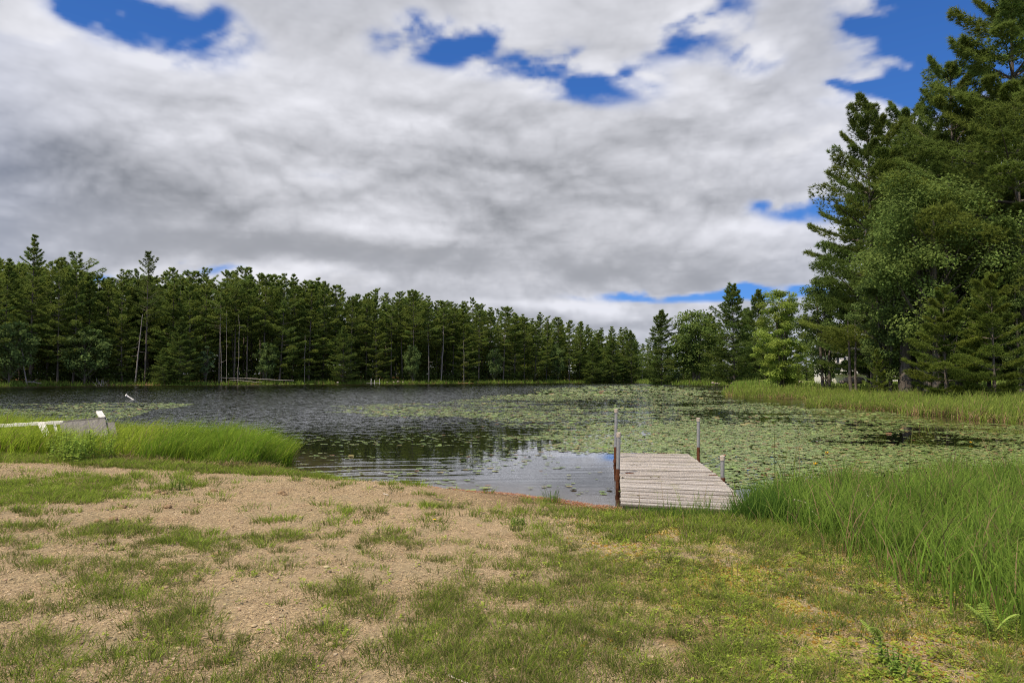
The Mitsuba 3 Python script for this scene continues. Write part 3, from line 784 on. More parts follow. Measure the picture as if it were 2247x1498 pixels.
single('weeds', (v, np.vstack([kk + [0, 1, 2], kk + [0, 2, 3]])), 'mat_leaf', 'low bright broad-leaved weeds among the turf on the right', 'weeds', kind='stuff', color=np.repeat(np.clip(col, 0, 1), 4, 0))
x, y = scatter(60000, 2.6, 8.0, .9, xmin=.0)
k = rng.random(len(x)) < sm(.38, .56, .5 + nz(x, y, 1.3, 4, 51) * 1.2) * sm(.2, 1.4, x) * sm(3.6, 2.8, x)
x, y = x[k], y[k]
n = len(x)
s = rng.uniform(.006, .017, n)
P = np.stack([x, y, terrain(x, y) - .002], 1)
v = (ov[None] * (s[:, None] * rng.uniform(.7, 1.3, (n, 3)) * [1, 1, .8])[:, None] * rng.uniform(.7, 1.3, (n, len(ov), 1)) + P[:, None]).reshape(-1, 3)
f = (np.arange(n)[:, None, None] * len(ov) + of[None]).reshape(-1, 3)
col = np.where(rng.random((n, 1)) < .5, np.array([[.25, .155, .028]]), np.array([[.27, .255, .045]])) * rng.uniform(.6, 1.25, (n, 1))
single('moss', (v, f), 'mat_vertex', 'orange and yellow moss cushions between the grass on the right', 'moss', kind='stuff', color=np.repeat(col, len(ov), 0))


# ------------------------------------------------------------------ tall grass: left reed bed, right bank, marsh, far bank
def field_of(n, x0, x1, y0, y1, keep, h0, h1, width, lean, col, tip, segs=3, brown=.06, fan=.25, clump=.0, zmin=-.05):
    x, y = rng.uniform(x0, x1, n), rng.uniform(y0, y1, n)
    k = rng.random(n) < keep(x, y)
    x, y = x[k], y[k]
    m = len(x)
    z = np.maximum(terrain(x, y), zmin)
    hn = 1 + 1.0 * nz(x, y, .9, 3, 61) + 1.3 * nz(x, y, 3.1, 2, 63)
    h = rng.uniform(h0, h1, m) * hn
    l = np.array(lean)[None] * rng.uniform(.3, 1.5, (m, 1)) + rng.normal(0, fan, (m, 2))
    C = np.array(col) * rng.uniform(.5, 1.4, (m, 1)) * (1 + 1.1 * nz(x, y, .8, 3, 62) + 1.3 * nz(x, y, 3.7, 2, 64))[:, None]
    Tp = np.array(tip) * rng.uniform(.75, 1.25, (m, 1))
    d = rng.random(m) < brown
    C[d], Tp[d] = np.array([.30, .22, .11]) * rng.uniform(.6, 1.1, (d.sum(), 1)), np.array([.36, .28, .16])
    return blades(rng, np.stack([x, y, z - .01], 1), h, width * rng.uniform(.6, 1.3, m), l, rng.uniform(0, .45, m), C, Tp, segs)


lowerL = lambda x, y: y + .10 * (x + 4)                                   # the reeds' front edge runs almost straight across
reeds = lambda x, y: sm(11.9, 12.6, lowerL(x, y) + .5 * nz(x, y, .7, 3, 71)) * (sd(x, y) > -.5) * sm(-4.5, -5.05, x + .3 * nz(x, y, 1.1, 2, 72) - .10 * (y - 12.5))
parts_ = [field_of(54000, -16, -3.4, 11.8, 20, reeds, .34, .62, .016, (.42, .05), (.26, .37, .032), (.36, .47, .065)),
          field_of(16000, -6.8, -4.2, 11.7, 14.8, reeds, .42, .74, .010, (.36, .05), (.15, .28, .028), (.25, .38, .05), brown=.03),
          field_of(14000, -34, -12, 15, 29, lambda x, y: (sd(x, y) > -.8) * 1.0, .5, .8, .022, (.35, 0), (.19, .29, .028), (.28, .38, .06), 2)]
v, f, c = joinc(parts_)
single('reed_grass', (v, f), 'mat_leaf', 'bright yellow-green reed bed bending to the right on the left shore', 'reeds', kind='stuff', color=c)

edge = lambda x, y: x - np.interp(y, [2.5, 3.5, 4.2, 5.0, 6.0, 7.0, 7.8, 8.6, 12], [3.2, 3.1, 2.95, 3.0, 2.85, 2.62, 2.72, 3.1, 3.3])
bank = lambda x, y: sm(-.3, 1.1, edge(x, y) + .7 * nz(x, y, 1.2, 3, 81)) * sm(-.7, .1, sd(x, y))
sparse = lambda x, y: .22 * sm(-1.9, .2, edge(x, y)) * sm(.0, .2, sd(x, y)) * (nz(x, y, 2.3, 2, 83) > .02)
parts_ = [field_of(46000, 2.0, 9.5, 3.0, 8.0, lambda x, y: bank(x, y) * (np.abs(x) < .80 * y + .4), .22, .58, .0105, (.06, .05), (.13, .24, .034), (.23, .35, .065), 3, .09, .33),
          field_of(40000, 2.4, 13, 7.4, 12.6, lambda x, y: bank(x, y) * (np.abs(x) < .80 * y + .4), .26, .58, .0135, (.06, .05), (.125, .225, .034), (.21, .33, .06), 3, .09, .32),
          field_of(14000, .4, 3.6, 2.8, 8.0, sparse, .12, .40, .006, (.05, .04), (.17, .27, .045), (.26, .35, .08), 3, .12, .25),
          field_of(420, 2.6, 10, 4.0, 10.8, bank, .65, 1.10, .010, (.12, .05), (.085, .14, .03), (.20, .20, .07), 4, .25, .30)]
v, f, c = joinc(parts_)
single('tall_grass', (v, f), 'mat_leaf', 'knee-high dark green grass on the right bank beside the dock', 'tall grass', kind='stuff', color=c)

# sedge in front of the dock and dead stems at its foot
parts_ = []
for cx, cy, n_, h_ in ((1.75, 7.62, 60, .22), (2.05, 7.55, 26, .30), (2.35, 7.42, 30, .27), (2.62, 7.35, 80, .34), (2.80, 7.45, 200, .46), (2.86, 7.75, 260, .52), (3.0, 8.1, 260, .55), (3.15, 8.5, 240, .52), (3.3, 8.9, 200, .45), (3.35, 8.2, 260, .55), (2.56, 7.40, 240, .42), (2.68, 7.55, 260, .46), (2.45, 7.42, 90, .30), (1.5, 7.75, 90, .17), (1.9, 7.62, 90, .17), (2.2, 7.55, 90, .18), (2.5, 7.48, 90, .2), (1.42, 7.95, 50, .20), (1.22, 8.5, 40, .18), (.55, 9.35, 46, .26), (1.62, 7.75, 60, .16), (2.9, 7.2, 160, .42)):
    x, y = rng.normal(cx, .075, n_), rng.normal(cy, .075, n_)
    a = np.arctan2(y - cy, x - cx)
    l = np.stack([np.cos(a), np.sin(a)], 1) * rng.uniform(.05, .6, (n_, 1))
    parts_.append(blades(rng, np.stack([x, y, np.maximum(terrain(x, y), -.05) - .01], 1), rng.uniform(.5, 1.15, n_) * h_, rng.uniform(.004, .009, n_), l, rng.uniform(0, .5, n_), np.array([.10, .19, .035]) * rng.uniform(.7, 1.35, (n_, 1)), segs=3))
v, f, c = joinc(parts_)
single('sedge', (v, f), 'mat_leaf', 'dark sedge clumps growing up around the near end of the dock', 'sedge', kind='stuff', color=c)

# marsh on the far side of the lily water
marsh = lambda x, y: (sd(x, y) > -.3) * sm(13, 15, x) * (x > .22 * y) * (x < .86 * y + 3) * sm(82, 70, y) * (.35 + .65 * sm(70, 30, y))
parts_ = [field_of(120000, 14, 56, 23, 66, marsh, .46, .78, .034, (.08, 0), (.20, .285, .05), (.28, .37, .08), 2, .06, .22),
          field_of(26000, 14, 56, 23, 66, lambda x, y: marsh(x, y) * sm(1.6, .6, sd(x, y)), .45, .85, .03, (.05, -.1), (.23, .27, .05), (.29, .33, .08), 2, .2, .4),
          field_of(16000, 18, 75, 60, 128, lambda x, y: (sd(x, y) > -.3) * sm(120, 80, y), .5, .9, .10, (.05, 0), (.18, .26, .05), (.24, .33, .07), 1, .04, .2)]
v, f, c = joinc(parts_)
single('marsh_grass', (v, f), 'mat_leaf', 'broad belt of green marsh grass below the right-hand trees', 'marsh grass', kind='stuff', color=c)
dead = lambda x, y: marsh(x, y) * np.exp(-((sd(x, y) - .15) / .38) ** 2) * (.35 + .65 * (nz(x, y, .35, 3, 91) > -.03))
front = lambda x, y: np.exp(-((lowerL(x, y) - 12.15) / .30) ** 2) * sm(-9, -5, x) * sm(-4.0, -4.4, x)
v, f, c = joinc([field_of(26000, -9, -3.9, 11.6, 13.6, front, .06, .20, .010, (.2, -.3), (.16, .10, .05), (.36, .27, .15), 2, .5, .8), field_of(90000, 14, 34, 23, 64, dead, .16, .52, .03, (0, -.25), (.17, .095, .045), (.42, .31, .17), 2, .5, .75)])
single('dead_reeds', (v, f), 'mat_vertex', 'brown dead reeds matted along the foot of the reed beds', 'dead reeds', kind='stuff', color=c)

# grass strip and undergrowth on the far shores
parts_ = []
for n_, x0, x1, y0, y1, d0, d1 in ((180000, -150, 45, 118, 232, -.6, 5.0),):
    parts_.append(field_of(n_ * 3, x0, x1, y0, y1, lambda x, y: (sd(x, y) > d0) * sm(d1, d1 - 3, sd(x, y)) * (.25 + .75 * (nz(x, y, .12, 3, 95) > -.06)), .45, 1.1, .22, (.03, 0), (.17, .27, .05), (.24, .34, .07), 1, .06, .2))
parts_.append(field_of(60000, 28, 75, 118, 185, lambda x, y: (sd(x, y) > -.4) * sm(14, 3, sd(x, y)), .2, .55, .14, (.03, 0), (.20, .28, .06), (.26, .35, .08), 1, .05, .2))
v, f, c = joinc(parts_)
single('shore_grass', (v, f), 'mat_leaf', 'strip of grass lining the far shore of the pond', 'grass', kind='stuff', color=c)

n = 5200
px_ = np.concatenate([rng.uniform(-150, 1440, 3600), rng.uniform(1400, 2350, 1600)])
D = np.where(px_ < 1440, np.array([far_depth(min(p, 1440)) for p in px_]) + 3.5 + rng.uniform(0, 1, n) ** 1.5 * 75, rng.uniform(158, 200, n))
D = np.where((np.arange(n) >= 3600) & (px_ > 1960), rng.uniform(100, 150, n), D)
X = (px_ - CX) / F * D
keep_ = rng.random(n) < .45 + .55 * (nz(X, D, .09, 2, 97) > 0)
X, D = X[keep_], D[keep_]
n = len(X)
per = 46
i = np.repeat(np.arange(n), per)
N = len(i)
hs = rng.uniform(.8, 3.4, n)[i]
P = np.stack([X[i] + rng.normal(0, 1, N) * (.25 + .22 * hs), D[i] + rng.normal(0, 1, N) * (.25 + .22 * hs), terrain(X, D)[i] + hs * rng.random(N) ** .8], 1)
nrm = unit(rng.normal(0, .6, (N, 3)) + [0, 0, .8])
a = unit(np.cross(nrm, rng.normal(0, 1, (N, 3))))
b = np.cross(nrm, a)
L = rng.uniform(.22, .5, (N, 1))
v = np.stack([P - a * L * .5, P + b * L * .35, P + a * L * .6, P - b * L * .35], 1).reshape(-1, 3)
kk = np.arange(N)[:, None] * 4
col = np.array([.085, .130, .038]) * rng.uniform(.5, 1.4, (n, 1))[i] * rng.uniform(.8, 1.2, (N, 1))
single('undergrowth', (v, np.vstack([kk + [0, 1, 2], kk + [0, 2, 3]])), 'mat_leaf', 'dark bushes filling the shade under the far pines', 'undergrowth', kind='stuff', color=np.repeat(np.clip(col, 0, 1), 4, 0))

# ------------------------------------------------------------------ lily pads
PADS = shapely.Polygon([ground(*p)[:2] for p in ((655, 894), (760, 886), (900, 880), (1020, 872), (1150, 859), (1165, 852), (1290, 846), (1420, 844.5), (1600, 850), (1600, 870), (1800, 890), (2260, 932))] +
                       [(33, 21), (30, 16), (18, 13.5), (12, 12.6), (8, 11.5), (5.2, 10.6), (3.4, 9.5), (2.2, 10.2), (1.5, 10.4)] + [ground(*p)[:2] for p in ((1340, 1022), (1270, 1005), (1200, 1000), (1130, 975), (1060, 955), (960, 950), (850, 938), (760, 918), (690, 905))])
LEFT_PADS = shapely.Polygon([ground(*p)[:2] for p in ((-250, 884), (0, 887), (200, 884), (300, 883), (430, 886), (380, 895), (330, 900), (300, 914), (200, 922), (0, 925), (-250, 925))])
for g_ in (PADS, LEFT_PADS):
    shapely.prepare(g_)


def pad_cover(x, y):
    s = sd(x, y)
    inside = shapely.contains_xy(PADS, x, y)
    edge_ = shapely.distance(PADS.boundary, shapely.points(x, y))
    big = .5 + nz(x, y * .8, .14, 4, 101) * 2.3
    fine = .5 + nz(x * .8, y * 1.1, .6, 5, 102) * 3.4
    c = np.where(inside, sm(0, 1.2 + .05 * y, edge_), 0)
    near = sm(24, 15, y)
    thin = np.exp(-((x + 2.2) / 3.6) ** 2 - ((y - 23) / 5.5) ** 2) * .8 + np.exp(-((x - 10) / 4.2) ** 2 - ((y - 19.5) / 2.6) ** 2) * .42 + np.exp(-((x - 9) / 6) ** 2 - ((y - 33) / 5) ** 2) * .35 + np.exp(-((x - 3) / 4) ** 2 - ((y - 45) / 6) ** 2) * .22
    dense = c * (.54 + .28 * near - thin)
    out = np.clip((dense + .62 * (big - .5) + .55 * (fine - .5)) * 1.9 - .36, 0, 1) * (c > .02)
    lp = shapely.contains_xy(LEFT_PADS, x, y)
    out = np.where(lp, np.clip(.55 + 1.1 * (fine - .5) + .7 * (big - .5), 0, 1), out)
    loose = .05 * sm(-8, -3, x) * sm(3, 0, x) * (y < 21) * (y > 10) * (fine > .52)
    strip = .7 * np.exp(-((s + 1.2) / 1.0) ** 2) * (x < -42) * (y > 100)
    return np.where(s < -.12, np.maximum(np.maximum(out, loose), strip), 0)


def pads(n, y0, y1, x0, x1, r, m, seed):
    rg = np.random.default_rng(seed)
    # rows nearer the eye get their share too: even density on the water
    x, y = rg.uniform(x0, x1, n), rg.uniform(y0, y1, n)
    k = (np.abs(x) < .80 * y + 1)
    x, y = x[k], y[k]
    k = rg.random(len(x)) < pad_cover(x, y)
    x, y = x[k], y[k]
    n = len(x)
    rr = r * rg.lognormal(0, .28, n)
    a0 = rg.uniform(0, 2 * PI, n)
    ang = a0[:, None] + np.linspace(.16, 2 * PI - .16, m)[None]
    oval = rg.uniform(.72, 1.0, n)[:, None]
    tx, ty = rg.normal(0, .035, n), rg.normal(0, .035, n)
    lift = np.where(rg.random(n) < .09, rg.uniform(.1, .45, n), 0)
    dx, dy = np.cos(ang) * rr[:, None], np.sin(ang) * rr[:, None] * oval
    z0 = rg.uniform(.006, .014, n)
    dz = np.abs(dx * tx[:, None] + dy * ty[:, None]) + lift[:, None] * np.maximum(np.cos(ang - a0[:, None] - 2.2), 0) * rr[:, None] + .03 * rr[:, None] * np.sin(3 * ang)
    rim = np.stack([x[:, None] + dx, y[:, None] + dy, z0[:, None] + np.maximum(dz, -.003)], -1)
    v = np.concatenate([np.stack([x, y, z0], 1)[:, None], rim], 1)
    tri = np.array([[0, t + 1, t + 2] for t in range(m - 1)])
    pal = np.array([[.165, .23, .068], [.14, .215, .055], [.21, .235, .095], [.22, .19, .065], [.24, .12, .06]])
    col = pal[rg.choice(5, n, p=[.36, .34, .2, .07, .03])] * rg.uniform(.72, 1.22, (n, 1))
    return v, tri, col


near_v, near_t, near_c = pads(110000, 9.2, 24, -9, 21, .046, 8, 201)
order = np.argsort(near_v[:, 0, 1] - near_v[:, 0, 0] * 0)
shown = [k for k in order if abs(near_v[k, 0, 0]) < .76 * near_v[k, 0, 1] and not (1.5 < near_v[k, 0, 0] < 4.2 and near_v[k, 0, 1] < 11)][:300]
for k in shown:
    key = single('lily_pad', (near_v[k], near_t), 'mat_pad', 'green lily pad floating among many others on the near water', 'lily pad', 'lily pads nearest the beach', color=np.tile(near_c[k], (9, 1)))
rest = np.setdiff1d(np.arange(len(near_v)), shown)


def flat(v, t, c):
    n, m = v.shape[:2]
    return v.reshape(-1, 3), (np.arange(n)[:, None, None] * m + t[None]).reshape(-1, 3), np.repeat(c, m, 0)


v, f, c = joinc([flat(near_v[rest], near_t, near_c[rest]), flat(*pads(170000, 24, 62, -42, 48, .080, 6, 202)), flat(*pads(110000, 62, 160, -70, 60, .23, 6, 203))])
single('lily_pads', (v, f), 'mat_pad', 'carpet of pale green lily pads spreading over the right half of the pond', 'lily pads', kind='stuff', color=np.clip(c, 0, 1))
for px_, py_, where in ((1789, 1017, 'nearest the tall grass'), (1815, 993, 'a little beyond the nearest one'), (2130, 970, 'furthest right among the pads')):
    p = ground(px_, py_, .05)
    key = thing('pond_lily_flower', f'yellow pond lily flower {where}', 'flower')
    part(key, 'stalk', tube([p - [0, 0, .3], p - [0, 0, .02]], .006, 6), 'mat_green_stem', True)
    ps = []
    for a in np.linspace(0, 2 * PI, 6, endpoint=False):
        u = np.array([math.cos(a), math.sin(a), 0]); w = np.array([-u[1], u[0], 0])
        ps.append((np.array([p - [0, 0, .02], p + u * .03 - w * .018, p + u * .042 + [0, 0, .028], p + u * .03 + w * .018]), np.array([[0, 1, 2], [0, 2, 3]])))
    for k, q_ in enumerate(ps):
        part(key, 'petal', q_, 'mat_yellow')

# ------------------------------------------------------------------ the dock
YAW = math.radians(8.5)
HINGE = np.array([2.425, 10.67])
AX, AC = np.array([math.sin(YAW), math.cos(YAW), 0]), np.array([math.cos(YAW), -math.sin(YAW), 0])
deck_z = lambda a: np.where(np.asarray(a) < 0, .23 - .025 * np.asarray(a) / 2.75, .23 - .14 * np.asarray(a) / 4.25)


def on_dock(m, shift=0.0):
    """From dock coordinates (x across, y along, z above the deck) to the world."""
    v, f = vf(m) if hasattr(m, 'vertices') else (np.array(m[0], float), m[1])
    w = np.array([HINGE[0], HINGE[1], 0]) + v[:, :1] * AC + v[:, 1:2] * AX
    w[:, 2] = v[:, 2] + deck_z(v[:, 1] * .999) - .03 * v[:, 0] * sm(.5, -2.7, v[:, 1])
    return w, f


def wood_color(p, n, uv):
    x, y = p.x - HINGE[0], p.y - HINGE[1]
    al, ac = x * AX[0] + y * AX[1], x * AC[0] + y * AC[1]
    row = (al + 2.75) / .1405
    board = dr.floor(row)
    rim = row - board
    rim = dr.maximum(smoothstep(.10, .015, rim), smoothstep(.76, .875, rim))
    tone, tone2 = cell_rand(board, 3), cell_rand(board, 9)
    grain = fbm(ac * 3.0 + tone * 40, al * 95, p.z * 60, 3)
    streak = fbm(ac * .9 + tone2 * 30, al * 28, 0, 3)
    c = mix((.15, .138, .128), (.40, .39, .375), .18 + .42 * tone + .55 * (grain - .5) + .55 * (streak - .5) + .2)
    c = mix(c, (.24, .195, .16), smoothstep(.60, .78, streak) * .6)
    c = mix(c, (.09, .075, .065), smoothstep(.60, .76, grain) * .8)
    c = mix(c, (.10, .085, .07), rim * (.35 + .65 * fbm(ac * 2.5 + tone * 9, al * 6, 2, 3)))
    stain = fbm(ac * 5 + 3, al * 9, 4, 4)
    c = mix(c, (.16, .16, .10), smoothstep(.66, .76, stain) * .55)
    ends = smoothstep(.60, .77, dr.abs(ac)) * smoothstep(.45, .6, stain + .1)
    return mix(c, (.30, .29, .26), ends * .5)


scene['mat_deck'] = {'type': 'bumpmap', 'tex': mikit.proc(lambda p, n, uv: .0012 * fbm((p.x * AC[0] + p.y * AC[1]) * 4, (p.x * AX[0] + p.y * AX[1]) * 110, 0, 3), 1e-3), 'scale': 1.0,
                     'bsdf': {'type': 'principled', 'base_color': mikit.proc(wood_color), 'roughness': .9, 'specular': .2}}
scene['mat_beam'] = principled(lambda p, n, uv: mix((.15, .12, .085), (.36, .30, .21), fbm(p.x * 14, p.y * 4, p.z * 60, 3)), .9, .2)
rng = np.random.default_rng(9)
dock = thing('dock', 'weathered grey wooden dock running from the grassy bank out among the lily pads', 'dock')
a = -2.75
while a < 4.20:
    if abs(a) < .06:
        a = .012
    w = .125
    if a < 0 and a + w > -.005:
        w = -.005 - a
    if w > .04:
        j0, j1, dz = rng.normal(0, .007), rng.normal(0, .007), rng.normal(0, .004)
        x0 = -.75 + (rng.uniform(.04, .12) if a > 4.0 else j0)
        b = box(x0, .75 + j1, a, a + w, -.032 + dz, dz, .007)
        tw = rng.normal(0, .0022)
        v_, f_ = on_dock(b)
        v_ = v_ + AX * ((np.array(b.vertices)[:, :1]) * rng.normal(0, .0022))
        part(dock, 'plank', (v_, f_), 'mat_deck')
    a += .1405
for s in (-1, 1):
    part(dock, 'beam', on_dock(box(s * .715 - .02, s * .715 + .02, -2.72, -.03, -.175, -.036, .003)), 'mat_beam')
    part(dock, 'beam', on_dock(box(s * .715 - .02, s * .715 + .02, .03, 4.18, -.175, -.036, .003)), 'mat_beam')
part(dock, 'crossbeam', on_dock(box(-.69, .69, -2.735, -2.70, -.17, -.036, .003)), 'mat_beam')
part(dock, 'crossbeam', on_dock(box(-.69, .69, 4.14, 4.175, -.17, -.036, .003)), 'mat_beam')
for s in (-.66, .615):
    part(dock, 'hinge_plate', on_dock(box(s, s + .13, .055, .10, .002, .010, .002)), 'mat_rust')


def post(ac, al, ztop, lean, rust, label):
    c = np.array([HINGE[0], HINGE[1], 0]) + AC * ac + AX * al
    top = c + [lean[0], lean[1], ztop]
    bot = c + [-lean[0] * .6, -lean[1] * .6, -.75]
    mid = bot + (top - bot) * ((rust - bot[2]) / (top[2] - bot[2]))
    key = part(dock, 'post', tube([mid, top - [0, 0, .03]], .030, 18), 'mat_galvanized', True)
    labels[key] = {'label': label}
    part(key, 'rusted_foot', tube([bot, mid], .0305, 18), 'mat_rust', 40)
    h = .075
    d = (top - bot) / np.linalg.norm(top - bot)
    part(key, 'cap', tube([top - d * h, top - d * .012, top - d * .003, top], [.038, .038, .036, .030], 18), 'mat_cap', 40)
    zb = float(deck_z(al)) - .07
    q = bot + (top - bot) * ((zb - bot[2]) / (top[2] - bot[2]))
    part(key, 'bracket', tube([q - d * .035, q + d * .035], .041, 14), 'mat_rust', 40)


post(-.786, .06, .87, (.030, .0), .30, 'near left post, rusty lower half')
post(-.815, 3.05, 1.10, (.03, .0), .34, 'far left post, the tallest')
post(.80, 3.02, .94, (.02, .01), .36, 'far right post')
post(.82, .10, .53, (.006, 0), .10, 'near right post, the shortest')
for k, (px_, py_) in enumerate(((1386, 1020), (1392, 1018), (1398, 1020), (1405, 1019), (1469, 1013), (1429, 1052), (1445, 1052), (1367, 1052), (1384, 1100), (1400, 1095))):
    p = ground(px_, py_, .215 if py_ > 1036 else .20)
    u = rng.uniform(0, PI)
    d_, s_ = np.array([math.cos(u), math.sin(u), 0]), np.array([-math.sin(u), math.cos(u), 0])
    L = .03
    z_ = float(deck_z(np.dot(p[:2] - HINGE, AX[:2])))
    p[2] = z_ + .012
    single('dry_leaf', (np.array([p - d_ * L, p + s_ * L * .5 + [0, 0, .01], p + d_ * L, p - s_ * L * .5 + [0, 0, .008]]), np.array([[0, 1, 2], [0, 2, 3]])), 'mat_dry_leaf', 'small curled dry leaf lying on the dock boards', 'leaf', 'dry leaves on the dock')

# ------------------------------------------------------------------ the collapsed dock in the reeds at the left
scene['mat_weathered'] = principled(lambda p, n, uv: mix((.085, .083, .08), (.24, .235, .225), fbm(p.x * 22, p.y * 8, p.z * 3.5, 4)), .9, .2)
old = thing('old_dock', 'collapsed old dock frame of white rails and grey boards lying in the left reeds', 'dock frame')
D = 15.4
P = lambda px, py, dd=0: at(px, py, D + dd)
part(old, 'rail', beam(P(-160, 943), P(140, 926), .05, .075, .006), 'mat_white_paint')
part(old, 'rail', beam(P(140, 925.5), P(232, 917), .05, .06, .006), 'mat_weathered')
part(old, 'leg', beam(P(90, 928, -.05), P(106, 962, -.5), .13, .05, .006), 'mat_white_paint')
part(old, 'leg', beam(P(217, 903, .25), P(228, 921, .02), .12, .05, .006), 'mat_white_paint')
part(old, 'leg', beam(P(120, 932, .1), P(126, 955, -.3), .05, .04, .004), 'mat_white_paint')
for k in range(7):
    x0, x1 = 133 + k * 14.2, 133 + (k + 1) * 14.2 - 2.0
    y0 = 927 - k * 1.3
    q4 = [P(x0, y0, -.04), P(x1, y0 - 1.1, -.04), P(x1 + 9, y0 + 44, -.75), P(x0 + 9, y0 + 45, -.75)]
    th = np.array([0, .03, .012])
    m = trimesh.convex.convex_hull(np.array(q4 + [p - th for p in q4]))
    part(old, 'board', m, 'mat_weathered')
for k in range(2):
    x0, x1 = 234 + k * 9, 242 + k * 9
    q4 = [P(x0, 926, -.02), P(x1, 926, -.02), P(x1 + 8, 962, -.6), P(x0 + 8, 962, -.6)]
    m = trimesh.convex.convex_hull(np.array(q4 + [p - np.array([0, .03, .012]) for p in q4]))
    part(old, 'board', m, 'mat_weathered')

# white marker pole leaning out of the water
D = 52.0
mk = thing('marker_pole', 'white pole with a rounded head leaning out of the open water at the left', 'pole')
p0, p1 = at(299, 881, D), at(277.5, 867.5, D)
part(mk, 'shaft', tube([p0 + (p0 - p1) * .6, p1], .055, 12), 'mat_white_paint', True)
m = trimesh.creation.icosphere(subdivisions=2, radius=.10)
m.apply_translation(p1)
part(mk, 'head', m, 'mat_white_paint', True)

# ------------------------------------------------------------------ plants one can point to
scene['mat_green_stem'] = principled((.10, .16, .03), .7)
scene['mat_yellow'] = principled((.80, .50, .02), .5)
scene['mat_dry_leaf'] = principled((.10, .085, .03), .9)
scene['mat_driftwood'] = principled(lambda p, n, uv: mix((.36, .32, .27), (.66, .62, .56), fbm(p.x * 30, p.y * 30, p.z * 30, 3)), .9)


def leafy_weed(cx, cy, n, h, spread_, leaf, label, col, name='leafy_weed'):
    rg = np.random.default_rng(int(abs(cx * 100)))
    key = thing(name, label, 'plant')
    stems, V, Fc, C, m = [], [], [], [], 0
    for k in range(n):
        b = np.array([cx + rg.normal(0, spread_), cy + rg.normal(0, spread_), 0])
        b[2] = float(terrain(b[0], b[1])) - .02
        H = h * rg.uniform(.6, 1.1)
        tip = b + [rg.normal(.05, .12) * H, rg.normal(0, .12) * H, H]
        stems.append(tube([b, (b + tip) / 2 + rg.normal(0, .01, 3), tip], [.005, .004, .002], 4))
        for t in np.linspace(.25, 1, 13):
            for s in (0, PI):
                a = rg.uniform(0, 2 * PI)
                o = b + (tip - b) * t
                d = np.array([math.cos(a), math.sin(a), rg.uniform(-.1, .6)])
                w = np.array([-math.sin(a), math.cos(a), 0])
                L = leaf * rg.uniform(.6, 1.2) * (1.1 - .4 * t)
                V.append(np.array([o, o + d * L * .45 + w * L * .2, o + d * L - [0, 0, L * .25], o + d * L * .45 - w * L * .2]))
                Fc.append(np.array([[0, 1, 2], [0, 2, 3]]) + m)
                C.append(np.tile(np.array(col) * rg.uniform(.65, 1.3), (4, 1)))
                m += 4
    part(key, 'stem', join(stems), 'mat_green_stem', True)
    part(key, 'foliage', (np.vstack(V), np.vstack(Fc)), 'mat_leaf', color=np.clip(np.vstack(C), 0, 1))


p = ground(150, 1030, .15)
leafy_weed(p[0], p[1] + .2, 42, .55, .30, .10, 'leafy upright weed patch in front of the collapsed dock', (.34, .48, .10))
for px_, py_, h_, where in ((392, 1062, .16, 'at the lower edge of the left reeds'), (1128, 1130, .10, 'in the turf left of the dock'), (1975, 1470, .15, 'at the lower right, in mossy turf')):
    p = ground(px_, py_, .25)
    leafy_weed(p[0], p[1], 9, h_, .05, .04, f'small bright leafy weed {where}', (.25, .38, .08))


def fern(px, py, h, n, label):
    p = ground(px, py, .25)
    p[2] = float(terrain(p[0], p[1]))
    rg = np.random.default_rng(px)
    key = thing('fern', label, 'fern')
    for k in range(n):
        az = rg.uniform(0, 2 * PI)
        d = np.array([math.cos(az), math.sin(az), 0])
        w = np.array([-d[1], d[0], 0])
        L = h * rg.uniform(.8, 1.2)
        pts = [p + d * L * .55 * s + np.array([0, 0, 1]) * L * (1.15 * s - .45 * s * s) for s in np.linspace(0, 1, 16)]
        V, Fc, m = [], [], 0
        for s, o in zip(np.linspace(0, 1, 16), pts):
            if s < .22:
                continue
            l = L * .26 * math.sin(PI * min(1, (1.08 - s) * 1.0)) ** .8
            for sg in (-1, 1):
                e = w * sg * l + d * l * .35 + np.array([0, 0, -.1 * l])
                bb = d * L * .022
                V.append(np.array([o - bb, o + e * .5 - bb * 1.1, o + e, o + e * .5 + bb * 1.2, o + bb]))
                Fc.append(np.array([[0, 1, 2], [0, 2, 3], [0, 3, 4]]) + m)
                m += 5
        V = np.vstack(V)
        key2 = part(key, 'frond', (V, np.vstack(Fc)), 'mat_leaf', color=np.tile(np.array([.34, .47, .11]) * rg.uniform(.8, 1.2), (len(V), 1)))
        part(key2, 'stalk', tube(pts, np.linspace(.0035, .001, 16), 4), 'mat_green_stem', True)


fern(1938, 1190, .24, 4, 'bright fern at the edge of the tall grass, upper one of three')
fern(2180, 1385, .22, 4, 'fern in the tall grass nearest the lower right corner')
fern(1935, 1410, .16, 3, 'low fern in the mossy turf, lowest of three')


def stick(pts, r, label, mat='mat_driftwood', cat='stick', z=None):
    q_ = []
    for px_, py_, zz in pts:
        p = ground(px_, py_, .27)
        p[2] = float(terrain(p[0], p[1])) + zz
        q_.append(p)
    single('stick', tube(q_, np.linspace(r, r * .5, len(q_)), 6), mat, label, cat, smooth=True)


